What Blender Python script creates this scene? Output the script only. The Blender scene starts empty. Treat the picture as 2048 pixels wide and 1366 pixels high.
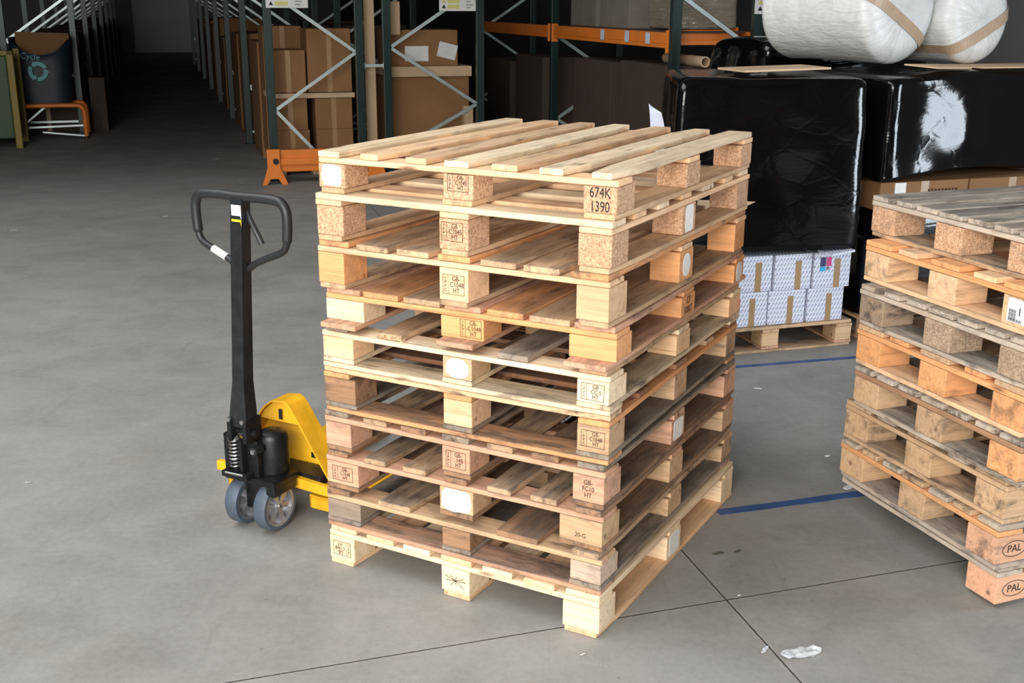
import bpy, bmesh, math, random
from mathutils import Vector, Matrix, noise
S = bpy.context.scene
COL = S.collection
PI = math.pi
TH = 0.2967                                   # the building's axes are turned by 17 degrees
CT, ST = math.cos(TH), math.sin(TH)
def B(a, b, z=0.0):                           # building coordinates (a across, b into depth) to world
    return Vector((a*CT - b*ST, a*ST + b*CT, z))

# ---------------------------------------------------------------- camera
cd = bpy.data.cameras.new('camera'); cam = bpy.data.objects.new('camera', cd); COL.objects.link(cam)
cd.sensor_width = 36.0; cd.lens = 2279.68/2048*36.0; cd.clip_start = 0.05; cd.clip_end = 200
cam.location = (0, 0, 1.8138)
pi_, ro_ = 0.2898, 0.0041
fw = Vector((0, math.cos(pi_), -math.sin(pi_))); rt = Vector((1, 0, 0)); up = rt.cross(fw)
r2 = rt*math.cos(ro_) + up*math.sin(ro_); u2 = -rt*math.sin(ro_) + up*math.cos(ro_)
cam.matrix_world = Matrix(((r2.x, u2.x, -fw.x, 0), (r2.y, u2.y, -fw.y, 0), (r2.z, u2.z, -fw.z, 1.8138), (0, 0, 0, 1)))
S.camera = cam
# ---------------------------------------------------------------- view
S.view_settings.view_transform = 'Standard'; S.view_settings.look = 'None'
S.view_settings.gamma = 1.0; S.view_settings.use_curve_mapping = False
S.view_settings.exposure = 0.12
# ---------------------------------------------------------------- sky outside
w = bpy.data.worlds.new('world'); S.world = w; w.use_nodes = True
wn = w.node_tree.nodes; wn['Background'].inputs['Color'].default_value = (0.80, 0.88, 1.0, 1); wn['Background'].inputs['Strength'].default_value = 0.6
# ---------------------------------------------------------------- daylight through the two dock doors
def area(name, loc, direction, sx, sy, power, col):
    l = bpy.data.lights.new(name, 'AREA'); l.shape = 'RECTANGLE'; l.size = sx; l.size_y = sy; l.energy = power; l.color = col
    o = bpy.data.objects.new(name, l); COL.objects.link(o); o.location = loc
    o.rotation_euler = Vector(direction).to_track_quat('-Z', 'Y').to_euler()
    return o
area('daylight_dock_front', B(-2.6, -2.45, 2.75), B(0.35, 1, -0.30), 4.6, 3.6, 720, (1.0, 0.965, 0.905))
area('daylight_skylight', B(-4.2, 3.6, 7.85), (0, 0, -1), 7.0, 10.0, 960, (0.97, 0.99, 1.0)).rotation_euler = (0, 0, TH)
area('daylight_dock_side', B(6.55, 1.75, 1.2), B(-1, 0.0, 0.0), 1.6, 2.2, 190, (0.80, 0.90, 1.0))

# ================================================================ helpers
def tag(o, label=None, cat=None, group=None, kind=None):
    if label: o['label'] = label
    if cat: o['category'] = cat
    if group: o['group'] = group
    if kind: o['kind'] = kind
    return o
def empty(name, loc=(0, 0, 0), rz=0.0, label=None, cat=None, group=None):
    o = bpy.data.objects.new(name, None); COL.objects.link(o); o.location = loc; o.rotation_euler = (0, 0, rz)
    o.empty_display_size = 0.05
    return tag(o, label, cat, group)
def link(name, me, mat=None, parent=None, loc=(0, 0, 0), rot=(0, 0, 0), color=None):
    o = bpy.data.objects.new(name, me); COL.objects.link(o); o.location = loc; o.rotation_euler = rot
    if parent is not None: o.parent = parent
    if mat is not None and not me.materials: me.materials.append(mat)
    if color is not None: o.color = color
    return o
def copy_tree(o, parent=None):
    c = o.copy(); COL.objects.link(c); c.parent = parent
    for ch in [x for x in KIDS.get(o.name, [])]: copy_tree(ch, c)
    return c
class MB:
    def __init__(s): s.v = []; s.f = []; s.sm = False
    def add(s, vs, fs, M=None):
        n = len(s.v)
        s.v += [tuple(M @ Vector(p)) if M else tuple(p) for p in vs]
        s.f += [tuple(i+n for i in f) for f in fs]
    def box(s, x0, x1, y0, y1, z0, z1, M=None):
        s.add([(x0, y0, z0), (x1, y0, z0), (x1, y1, z0), (x0, y1, z0), (x0, y0, z1), (x1, y0, z1), (x1, y1, z1), (x0, y1, z1)],
              [(0, 3, 2, 1), (4, 5, 6, 7), (0, 1, 5, 4), (1, 2, 6, 5), (2, 3, 7, 6), (3, 0, 4, 7)], M)
        return s
    def bar(s, p, q, w, t, upv=(0, 0, 1)):        # rectangular bar from p to q, w wide, t thick (along upv)
        p = Vector(p); q = Vector(q); d = (q-p).normalized(); n = Vector(upv); sd = d.cross(n).normalized(); n = sd.cross(d)
        c = []
        for P in (p, q):
            for a, b_ in ((-1, -1), (1, -1), (1, 1), (-1, 1)): c.append(P + sd*a*w/2 + n*b_*t/2)
        s.add(c, [(0, 3, 2, 1), (4, 5, 6, 7), (0, 1, 5, 4), (1, 2, 6, 5), (2, 3, 7, 6), (3, 0, 4, 7)]); return s
    def tube(s, path, r, n=12, cap=True):         # r: number or list
        P = [Vector(p) for p in path]; m = len(P); R_ = r if isinstance(r, (list, tuple)) else [r]*m
        prev = None; base = len(s.v)
        for i in range(m):
            d = (P[min(i+1, m-1)] - P[max(i-1, 0)]).normalized()
            if prev is None:
                a = Vector((0, 0, 1)) if abs(d.z) < 0.9 else Vector((1, 0, 0)); nx = d.cross(a).normalized()
            else: nx = (prev - d*prev.dot(d)).normalized()
            ny = d.cross(nx); prev = nx
            for k in range(n):
                an = 2*PI*k/n; s.v.append(tuple(P[i] + (nx*math.cos(an) + ny*math.sin(an))*R_[i]))
        for i in range(m-1):
            for k in range(n):
                a = base+i*n+k; b_ = base+i*n+(k+1) % n; s.f.append((a, b_, b_+n, a+n))
        if cap:
            s.f.append(tuple(base+k for k in range(n))[::-1]); s.f.append(tuple(base+(m-1)*n+k for k in range(n)))
        return s
    def lathe(s, prof, n=32, M=None, close=False):  # prof of (r, z) around Z
        base = len(s.v); m = len(prof)
        for r, z in prof:
            for k in range(n):
                an = 2*PI*k/n; p = Vector((r*math.cos(an), r*math.sin(an), z)); s.v.append(tuple(M @ p if M else p))
        rng = range(m) if close else range(m-1)
        for i in rng:
            j = (i+1) % m
            for k in range(n):
                k2 = (k+1) % n; s.f.append((base+i*n+k, base+i*n+k2, base+j*n+k2, base+j*n+k))
        if not close:
            s.f.append(tuple(base+k for k in range(n))[::-1]); s.f.append(tuple(base+(m-1)*n+k for k in range(n)))
        return s
    def prism(s, pts, d, M=None):                 # pts 2D (x, z) extruded from y=0 to y=d
        n = len(pts)
        vs = [(x, 0, z) for x, z in pts] + [(x, d, z) for x, z in pts]
        fs = [tuple(range(n)), tuple(range(n, 2*n))[::-1]] + [(i, i+n, (i+1) % n+n, (i+1) % n) for i in range(n)]
        s.add(vs, fs, M); return s
    def mesh(s, name, bevel=0.0, smooth=False, seg=2):
        me = bpy.data.meshes.new(name); me.from_pydata(s.v, [], s.f)
        bm = bmesh.new(); bm.from_mesh(me); bmesh.ops.recalc_face_normals(bm, faces=bm.faces)
        if bevel > 0:
            es = [e for e in bm.edges if len(e.link_faces) == 2 and e.calc_face_angle(0) > 0.5]
            bmesh.ops.bevel(bm, geom=es, offset=bevel, segments=seg, affect='EDGES', profile=0.6, clamp_overlap=True)
        if smooth:
            for f in bm.faces: f.smooth = True
            for e in bm.edges:
                if len(e.link_faces) == 2 and e.calc_face_angle(0) > 0.6: e.smooth = False
        bm.to_mesh(me); bm.free(); return me
    def build(s, name, mat, parent=None, loc=(0, 0, 0), rot=(0, 0, 0), color=None, bevel=0.0, smooth=False, seg=2):
        return link(name, s.mesh(name, bevel, smooth, seg), mat, parent, loc, rot, color)
def rotz(a, loc=(0, 0, 0)): return Matrix.Translation(loc) @ Matrix.Rotation(a, 4, 'Z')
def smooth_path(pts, k=6):
    P = [Vector(p) for p in pts]; out = []
    for i in range(len(P)-1):
        p0 = P[max(i-1, 0)]; p1 = P[i]; p2 = P[i+1]; p3 = P[min(i+2, len(P)-1)]
        for j in range(k):
            t = j/k
            out.append(0.5*((2*p1) + (p2-p0)*t + (2*p0-5*p1+4*p2-p3)*t*t + (3*p1-p0-3*p2+p3)*t**3))
    out.append(P[-1]); return out

# ---------------------------------------------------------------- materials
class NT:
    def __init__(s, name):
        s.m = bpy.data.materials.new(name); s.m.use_nodes = True; s.t = s.m.node_tree; s.n = s.t.nodes; s.l = s.t.links
        s.b = s.n['Principled BSDF']
    def new(s, typ, **kw):
        x = s.n.new(typ)
        for k, v in kw.items(): setattr(x, k, v)
        return x
    def inp(s, node, key, v):
        if isinstance(v, bpy.types.NodeSocket): s.l.new(v, node.inputs[key])
        elif v is not None: node.inputs[key].default_value = v
    def math(s, op, a, b=None, c=None, clamp=False):
        x = s.new('ShaderNodeMath', operation=op); x.use_clamp = clamp
        s.inp(x, 0, a); s.inp(x, 1, b); s.inp(x, 2, c); return x.outputs[0]
    def vmath(s, op, a, b=None):
        x = s.new('ShaderNodeVectorMath', operation=op); s.inp(x, 0, a); s.inp(x, 1, b); return x.outputs[0]
    def mapping(s, vec, scale=(1, 1, 1), rot=(0, 0, 0), loc=(0, 0, 0)):
        x = s.new('ShaderNodeMapping'); s.inp(x, 'Vector', vec); x.inputs['Scale'].default_value = scale
        x.inputs['Rotation'].default_value = rot; x.inputs['Location'].default_value = loc; return x.outputs[0]
    def noise(s, vec, scale, detail=3, rough=0.5, dist=0.0):
        x = s.new('ShaderNodeTexNoise'); s.inp(x, 'Vector', vec); x.inputs['Scale'].default_value = scale
        x.inputs['Detail'].default_value = detail; x.inputs['Roughness'].default_value = rough; x.inputs['Distortion'].default_value = dist
        return x.outputs['Fac']
    def vor(s, vec, scale, out='Distance', feat='F1', rnd=1.0):
        x = s.new('ShaderNodeTexVoronoi', feature=feat); s.inp(x, 'Vector', vec); x.inputs['Scale'].default_value = scale
        x.inputs['Randomness'].default_value = rnd
        return x.outputs[out]
    def ramp(s, fac, stops, interp='LINEAR'):
        x = s.new('ShaderNodeValToRGB'); s.inp(x, 'Fac', fac); cr = x.color_ramp; cr.interpolation = interp
        while len(cr.elements) < len(stops): cr.elements.new(0.5)
        for e, (p, c) in zip(cr.elements, stops):
            e.position = p; e.color = (c[0], c[1], c[2], 1) if isinstance(c, (tuple, list)) else (c, c, c, 1)
        return x.outputs['Color']
    def rng(s, v, a, b, c=0.0, d=1.0):
        x = s.new('ShaderNodeMapRange'); s.inp(x, 'Value', v)
        for k, y in zip(('From Min', 'From Max', 'To Min', 'To Max'), (a, b, c, d)): s.inp(x, k, y)
        return x.outputs['Result']
    def mix(s, fac, a, b, mode='MIX'):
        x = s.new('ShaderNodeMix', data_type='RGBA', blend_type=mode); s.inp(x, 0, fac)
        for k, v in ((6, a), (7, b)):
            if isinstance(v, (tuple, list)): v = (v[0], v[1], v[2], 1)
            s.inp(x, k, v)
        return x.outputs[2]
    def bump(s, h, strength=0.3, dist=0.01, normal=None):
        x = s.new('ShaderNodeBump'); s.inp(x, 'Height', h); x.inputs['Strength'].default_value = strength; x.inputs['Distance'].default_value = dist
        if normal is not None: s.inp(x, 'Normal', normal)
        return x.outputs['Normal']
    def obj(s): return s.new('ShaderNodeTexCoord').outputs['Object']
    def sep(s, v):
        x = s.new('ShaderNodeSeparateXYZ'); s.inp(x, 0, v); return x.outputs
    def out(s, color=None, rough=None, metal=None, normal=None, **kw):
        if color is not None:
            if isinstance(color, (tuple, list)): color = (color[0], color[1], color[2], 1)
            s.inp(s.b, 'Base Color', color)
        s.inp(s.b, 'Roughness', rough); s.inp(s.b, 'Metallic', metal)
        if normal is not None: s.inp(s.b, 'Normal', normal)
        for k, v in kw.items(): s.inp(s.b, k, v)
        return s.m

def mat_plain(name, col, rough=0.5, metal=0.0, var=0.15, scale=8, bump=0.0, **kw):
    t = NT(name); o = t.obj(); f = t.noise(o, scale, 5, 0.6)
    c = t.mix(1.0, t.ramp(f, [(0.3, 1-var), (0.7, 1+var*0.6)]), col, 'MULTIPLY')
    n = t.bump(t.noise(o, scale*12, 3), bump, 0.003) if bump else None
    return t.out(c, rough, metal, n, **kw)

def mat_wood():
    t = NT('raw_wood'); info = t.new('ShaderNodeObjectInfo')
    rnd = t.math('MULTIPLY', info.outputs['Random'], 37.0)
    o0 = t.obj(); o = t.vmath('ADD', o0, t.new('ShaderNodeCombineXYZ').outputs[0])
    cx = t.new('ShaderNodeCombineXYZ'); t.inp(cx, 0, rnd); t.inp(cx, 1, t.math('MULTIPLY', rnd, 0.37)); t.inp(cx, 2, t.math('MULTIPLY', rnd, 0.71))
    o = t.vmath('ADD', o0, cx.outputs[0])
    wob = t.noise(t.mapping(o, (2.0, 7, 7)), 1.0, 2)
    g1 = t.noise(t.mapping(o, (2.2, 60, 60)), 1.0, 5, 0.62, 0.6)
    g2 = t.noise(t.mapping(o, (7, 210, 210)), 1.0, 3, 0.6)
    grain = t.math('ADD', t.math('MULTIPLY', g1, 0.7), t.math('MULTIPLY', g2, 0.3))
    tone = t.ramp(grain, [(0.30, (0.66, 0.60, 0.54)), (0.46, (0.93, 0.91, 0.89)), (0.60, (1.08, 1.07, 1.05)), (0.75, (0.86, 0.80, 0.74))])
    col = t.mix(1.0, info.outputs['Color'], tone, 'MULTIPLY')
    patch = t.noise(t.mapping(o, (2.5, 14, 14)), 1.0, 3)
    col = t.mix(t.rng(patch, 0.45, 0.8, 0, 0.38), col, (0.62, 0.33, 0.15))
    # knots
    kv = t.vor(t.mapping(o, (3.2, 12, 12)), 1.0)
    kn = t.rng(kv, 0.05, 0.15, 0.85, 0.0)
    col = t.mix(kn, col, (0.16, 0.07, 0.03))
    # grey wear, mostly on the worn top faces
    geo = t.sep(t.new('ShaderNodeTexCoord').outputs['Normal'])
    top = t.rng(geo[2], 0.4, 0.8, 0.36, 1.0)
    wn_ = t.noise(t.mapping(o, (3, 16, 16)), 1.0, 5, 0.65)
    wf = t.math('MULTIPLY', t.math('MULTIPLY', t.rng(wn_, 0.30, 0.60, 0.35, 1.15), top), info.outputs['Alpha'], clamp=True)
    gb = t.mix(1.0, t.mix(1.0, info.outputs['Color'], (0.25, 0.255, 0.26), 'MULTIPLY'), (0.055, 0.052, 0.048), 'ADD')
    grey = t.mix(1.0, t.ramp(grain, [(0.3, 0.50), (0.5, 0.95), (0.7, 1.25)]), gb, 'MULTIPLY')
    col = t.mix(wf, col, grey)
    st = t.noise(t.mapping(o, (6, 18, 18), loc=(3, 5, 1)), 1.0, 4, 0.7)
    dk = t.math('MULTIPLY', t.rng(st, 0.50, 0.66, 0.0, 0.9), t.math('MULTIPLY', info.outputs['Alpha'], 1.0), clamp=True)
    col = t.mix(dk, col, (0.07, 0.05, 0.04))
    nrm = t.bump(grain, 0.35, 0.004)
    return t.out(col, t.rng(grain, 0.3, 0.7, 0.85, 0.68), 0.0, nrm)
def mat_chip():
    t = NT('chipboard_block'); o0 = t.obj(); info = t.new('ShaderNodeObjectInfo')
    o = t.vmath('ADD', o0, t.vmath('MULTIPLY', info.outputs['Random'], (31, 17, 23)))
    v = t.vor(t.mapping(o, (150, 150, 330), (0.3, 0.5, 0.2)), 1.0, 'Color')
    v2 = t.vor(t.mapping(o, (330, 210, 120), (0.9, 0.1, 0.7)), 1.0, 'Color')
    a = t.sep(v)[0]; b_ = t.sep(v2)[1]; f = t.math('ADD', t.math('MULTIPLY', a, 0.55), t.math('MULTIPLY', b_, 0.45))
    tone = t.ramp(f, [(0.15, (0.62, 0.53, 0.46)), (0.45, (0.92, 0.88, 0.84)), (0.75, (1.08, 1.08, 1.06)), (0.95, (1.35, 1.38, 1.38))])
    col = t.mix(1.0, info.outputs['Color'], tone, 'MULTIPLY')
    wv = t.noise(o, 22, 4, 0.6)
    col = t.mix(t.math('MULTIPLY', t.rng(wv, 0.45, 0.75, 0, 0.7), info.outputs['Alpha']), col, (0.17, 0.13, 0.10))
    return t.out(col, 0.85, 0.0, t.bump(f, 0.5, 0.003))
WOOD = mat_wood(); CHIP = mat_chip()
INK = mat_plain('stamp_ink', (0.045, 0.022, 0.015), 0.8)
BLACKINK = mat_plain('stencil_ink', (0.012, 0.012, 0.012), 0.8)
def mat_paint_patch():
    t = NT('white_paint'); o = t.obj(); f = t.noise(o, 60, 4)
    return t.out(t.ramp(f, [(0.3, (0.80, 0.79, 0.77)), (0.6, (0.90, 0.90, 0.89))]), 0.6, 0.0, t.bump(f, 0.2, 0.002))
PAINT = mat_paint_patch()

# ================================================================ the room
def mat_concrete():
    t = NT('concrete_floor'); o = t.obj()
    n1 = t.noise(o, 0.55, 5, 0.62); n2 = t.noise(o, 3.2, 6, 0.65, 0.4); n3 = t.noise(o, 40, 4, 0.7); n4 = t.noise(o, 260, 2, 0.8)
    f = t.math('ADD', t.math('ADD', t.math('MULTIPLY', n1, 0.35), t.math('MULTIPLY', n2, 0.30)), t.math('ADD', t.math('MULTIPLY', n3, 0.17), t.math('MULTIPLY', n4, 0.18)))
    c = t.ramp(f, [(0.37, (0.175, 0.170, 0.158)), (0.50, (0.255, 0.251, 0.238)), (0.62, (0.330, 0.326, 0.314))])
    tint = t.noise(o, 1.4, 3); c = t.mix(t.rng(tint, 0.5, 0.75, 0, 0.22), c, (0.30, 0.245, 0.17))
    # sweep marks and scratches
    sc = t.noise(t.mapping(o, (1.6, 16, 1), (0, 0, 0.5)), 1.0, 4, 0.7); c = t.mix(t.rng(sc, 0.62, 0.72, 0, 0.16), c, (0.40, 0.39, 0.37))
    sc2 = t.noise(t.mapping(o, (24, 1.4, 1), (0, 0, -0.25)), 1.0, 4, 0.7); c = t.mix(t.rng(sc2, 0.60, 0.75, 0, 0.25), c, (0.15, 0.145, 0.135))
    spots = t.vor(o, 7.0); sp = t.math('LESS_THAN', spots, 0.045); c = t.mix(t.math('MULTIPLY', sp, 0.35), c, (0.12, 0.11, 0.10))
    specks = t.vor(o, 16.0); c = t.mix(t.math('MULTIPLY', t.math('LESS_THAN', specks, 0.03), 0.6), c, (0.50, 0.49, 0.47))
    xyz = t.sep(o)
    def line(p, q, wdt):
        dx, dy = q[0]-p[0], q[1]-p[1]; L = math.hypot(dx, dy); nx, ny = -dy/L, dx/L; k = nx*p[0]+ny*p[1]
        d = t.math('ADD', t.math('MULTIPLY', xyz[0], nx), t.math('MULTIPLY', xyz[1], ny)); d = t.math('SUBTRACT', d, k)
        d = t.math('ADD', d, t.math('MULTIPLY', t.math('SUBTRACT', n3, 0.5), 0.004))
        return t.math('ABSOLUTE', d)
    d1 = line((0.592, 3.555), (0.809, 2.769), 0); d2 = line((-0.792, 2.757), (1.475, 3.479), 0)
    d = t.math('MINIMUM', d1, d2); j = t.rng(d, 0.0018, 0.0036, 1.0, 0.0); halo = t.rng(d, 0.002, 0.016, 0.30, 0.0)
    c = t.mix(halo, c, (0.36, 0.34, 0.31)); c = t.mix(j, c, (0.035, 0.033, 0.03))
    h = t.math('SUBTRACT', t.math('MULTIPLY', n3, 0.4), j)
    return t.out(c, t.rng(n2, 0.3, 0.7, 0.72, 0.50), 0.0, t.bump(h, 0.25, 0.004), **{'Specular IOR Level': 0.35})
def quadbox(name, a0, a1, b0, b1, z0, z1, mat, kind='structure'):
    m = MB(); c = B((a0+a1)/2, (b0+b1)/2, z0)
    m.box(-(a1-a0)/2, (a1-a0)/2, -(b1-b0)/2, (b1-b0)/2, 0, z1-z0)
    o = m.build(name, mat, None, c, (0, 0, TH)); tag(o, kind=kind); return o
fl = MB().box(-26, 12, -8, 50, -0.2, 0).build('floor', mat_concrete()); tag(fl, kind='structure')
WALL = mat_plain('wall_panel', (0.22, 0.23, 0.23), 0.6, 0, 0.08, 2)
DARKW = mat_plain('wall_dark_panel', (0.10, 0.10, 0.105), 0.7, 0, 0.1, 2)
quadbox('wall_back', -12, 6.7, 44, 44.3, 0, 8, WALL)
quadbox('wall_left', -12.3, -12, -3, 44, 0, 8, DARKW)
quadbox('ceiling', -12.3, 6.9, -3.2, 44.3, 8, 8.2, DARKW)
def wall_with_hole(name, axis, fixed0, fixed1, s0, s1, h0, h1, ztop, H, mat):
    m = MB()
    def bx(p, q, z0, z1):
        if axis == 'a': m.box(p, q, fixed0, fixed1, z0, z1, Matrix.Rotation(TH, 4, 'Z'))
        else: m.box(fixed0, fixed1, p, q, z0, z1, Matrix.Rotation(TH, 4, 'Z'))
    bx(s0, h0, 0, H); bx(h1, s1, 0, H); bx(h0, h1, ztop, H)
    o = m.build(name, mat); tag(o, kind='structure')
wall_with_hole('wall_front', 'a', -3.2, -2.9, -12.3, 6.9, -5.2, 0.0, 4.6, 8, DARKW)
quadbox('wall_light_cutoff', -12, 6.6, 9.9, 10.1, 3.7, 8, DARKW)  # unseen header wall, added to cut off the skylight's light towards the racks
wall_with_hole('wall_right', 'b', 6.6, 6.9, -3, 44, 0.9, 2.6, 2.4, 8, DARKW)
STRIP = mat_plain('pale_strip', (0.75, 0.78, 0.80), 0.5)
quadbox('trim_1', -0.6, 1.55, 43.83, 43.89, 1.30, 1.42, STRIP)
DOORM = mat_plain('grey_door', (0.70, 0.74, 0.76), 0.5, 0, 0.06, 1.5)
quadbox('door_1', -0.62, 1.6, 43.9, 43.93, 0.02, 3.2, DOORM)

# ================================================================ wooden pallets
RND = random.Random(11)
def board_mesh(L, W, T, seed, clip=0.0):
    """plank, length on X, slightly bowed and with uneven edges"""
    rg = random.Random(seed); n = 9; m = MB(); bow = rg.uniform(-1, 1)*0.0012; e0 = rg.uniform(0, 10)
    for i in range(n):
        x = -L/2 + L*i/(n-1)
        wl = W/2 + 0.0022*noise.noise(Vector((x*5, e0, 0))); wr = W/2 + 0.0022*noise.noise(Vector((x*5, e0+3, 0)))
        if i in (0, n-1): wl -= clip*rg.random(); wr -= clip*rg.random()
        xx = x + (rg.uniform(-0.002, 0.002) if i in (0, n-1) else 0)
        z = bow*math.sin(PI*i/(n-1))
        m.v += [(xx, -wl, -T/2+max(z, 0)), (xx, wr, -T/2+max(z, 0)), (xx, wr, T/2+min(z, 0)), (xx, -wl, T/2+min(z, 0))]
        if i:
            k = 4*(i-1)
            for a in range(4): b_ = (a+1) % 4; m.f.append((k+a, k+b_, k+4+b_, k+4+a))
    m.f.append((0, 3, 2, 1)); k = 4*(n-1); m.f.append((k, k+1, k+2, k+3))
    return m.mesh('board', bevel=min(0.0022, T*0.2), seg=1)
_blocks = {}
def block_mesh(sx, sy, sz, chip):
    key = (round(sx, 3), round(sy, 3), round(sz, 3), chip)
    if key not in _blocks:
        me = MB().box(-sx/2, sx/2, -sy/2, sy/2, -sz/2, sz/2).mesh('block', bevel=0.004 if chip else 0.003, seg=2); _blocks[key] = me
        me.materials.append(CHIP if chip else WOOD)
    return _blocks[key]
def text_mesh(body, size, sx=1.0, ext=0.0003, align='CENTER', line=0.95):
    cu = bpy.data.curves.new('txt', 'FONT'); cu.body = body; cu.size = size; cu.extrude = ext; cu.align_x = align; cu.align_y = 'CENTER'; cu.space_line = line
    cu.resolution_u = 3
    o = bpy.data.objects.new('txt', cu); COL.objects.link(o)
    dg = bpy.context.evaluated_depsgraph_get(); me = bpy.data.meshes.new_from_object(o.evaluated_get(dg))
    bpy.data.objects.remove(o); bpy.data.curves.remove(cu)
    for v in me.vertices: v.co.x *= sx
    return me
def join_mesh(parts):                      # [(mesh, Matrix)]
    bm = bmesh.new()
    for me, M in parts:
        me.transform(M); bm.from_mesh(me)
    out = bpy.data.meshes.new('joined'); bm.to_mesh(out); bm.free(); return out
def frame_mesh(wd, hg, t=0.0012, parts=None):
    m = MB()
    for x0, x1, y0, y1 in ((-wd/2, wd/2, hg/2-t, hg/2), (-wd/2, wd/2, -hg/2, -hg/2+t), (-wd/2, -wd/2+t, -hg/2, hg/2), (wd/2-t, wd/2, -hg/2, hg/2)):
        m.box(x0, x1, y0, y1, 0, 0.0005)
    return m.mesh('fr')
FACE = {'front': lambda sx, sy, g: ((0, -sy/2-g, 0), (PI/2, 0, 0)), 'right': lambda sx, sy, g: ((sx/2+g, 0, 0), (PI/2, 0, PI/2)),
        'left': lambda sx, sy, g: ((-sx/2-g, 0, 0), (PI/2, 0, -PI/2))}
def ippc(text, wd=0.062, hg=0.048, rot=0.0):
    """heat-treatment stamp: frame, wheat-ear column, text"""
    ps = [(frame_mesh(wd, hg), Matrix())]
    ps.append((MB().box(-wd*0.26, -wd*0.25, -hg/2, hg/2, 0, 0.0005).mesh('v'), Matrix()))
    ps.append((text_mesh('I\nP\nP\nC', hg*0.24, 0.9, line=0.85), Matrix.Translation((-wd*0.38, 0, 0))))
    ps.append((text_mesh(text, hg*0.36, 0.82, line=0.82), Matrix.Translation((wd*0.12, 0, 0))))
    me = join_mesh(ps); me.transform(Matrix.Rotation(rot, 4, 'Z')); return me
def blob_mesh(wd, hg, seed, power=3.0, rag=0.08, t=0.0008):
    rg = random.Random(seed); n = 34; pts = []
    for k in range(n):
        an = 2*PI*k/n; c, s_ = math.cos(an), math.sin(an)
        r = 1/((abs(c)**power + abs(s_)**power)**(1/power)) * (1 + rag*(rg.random()-0.5))
        pts.append((c*r*wd/2, s_*r*hg/2))
    m = MB(); vs = [(x, y, 0) for x, y in pts] + [(x*0.98, y*0.98, t) for x, y in pts]
    m.add(vs, [tuple(range(n))[::-1], tuple(range(n, 2*n))] + [(i, (i+1) % n, (i+1) % n+n, i+n) for i in range(n)]); return m.mesh('blob')
def mark(block, sx, sy, face, me, name, mat, off=(0, 0)):
    loc, rot = FACE[face](sx, sy, 0.0006)
    loc = Vector(loc)
    if face == 'front': loc += Vector((off[0], 0, off[1]))
    elif face == 'right': loc += Vector((0, off[0], off[1]))
    else: loc += Vector((0, -off[0], off[1]))
    return link(name, me, mat, block, loc, rot)

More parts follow.
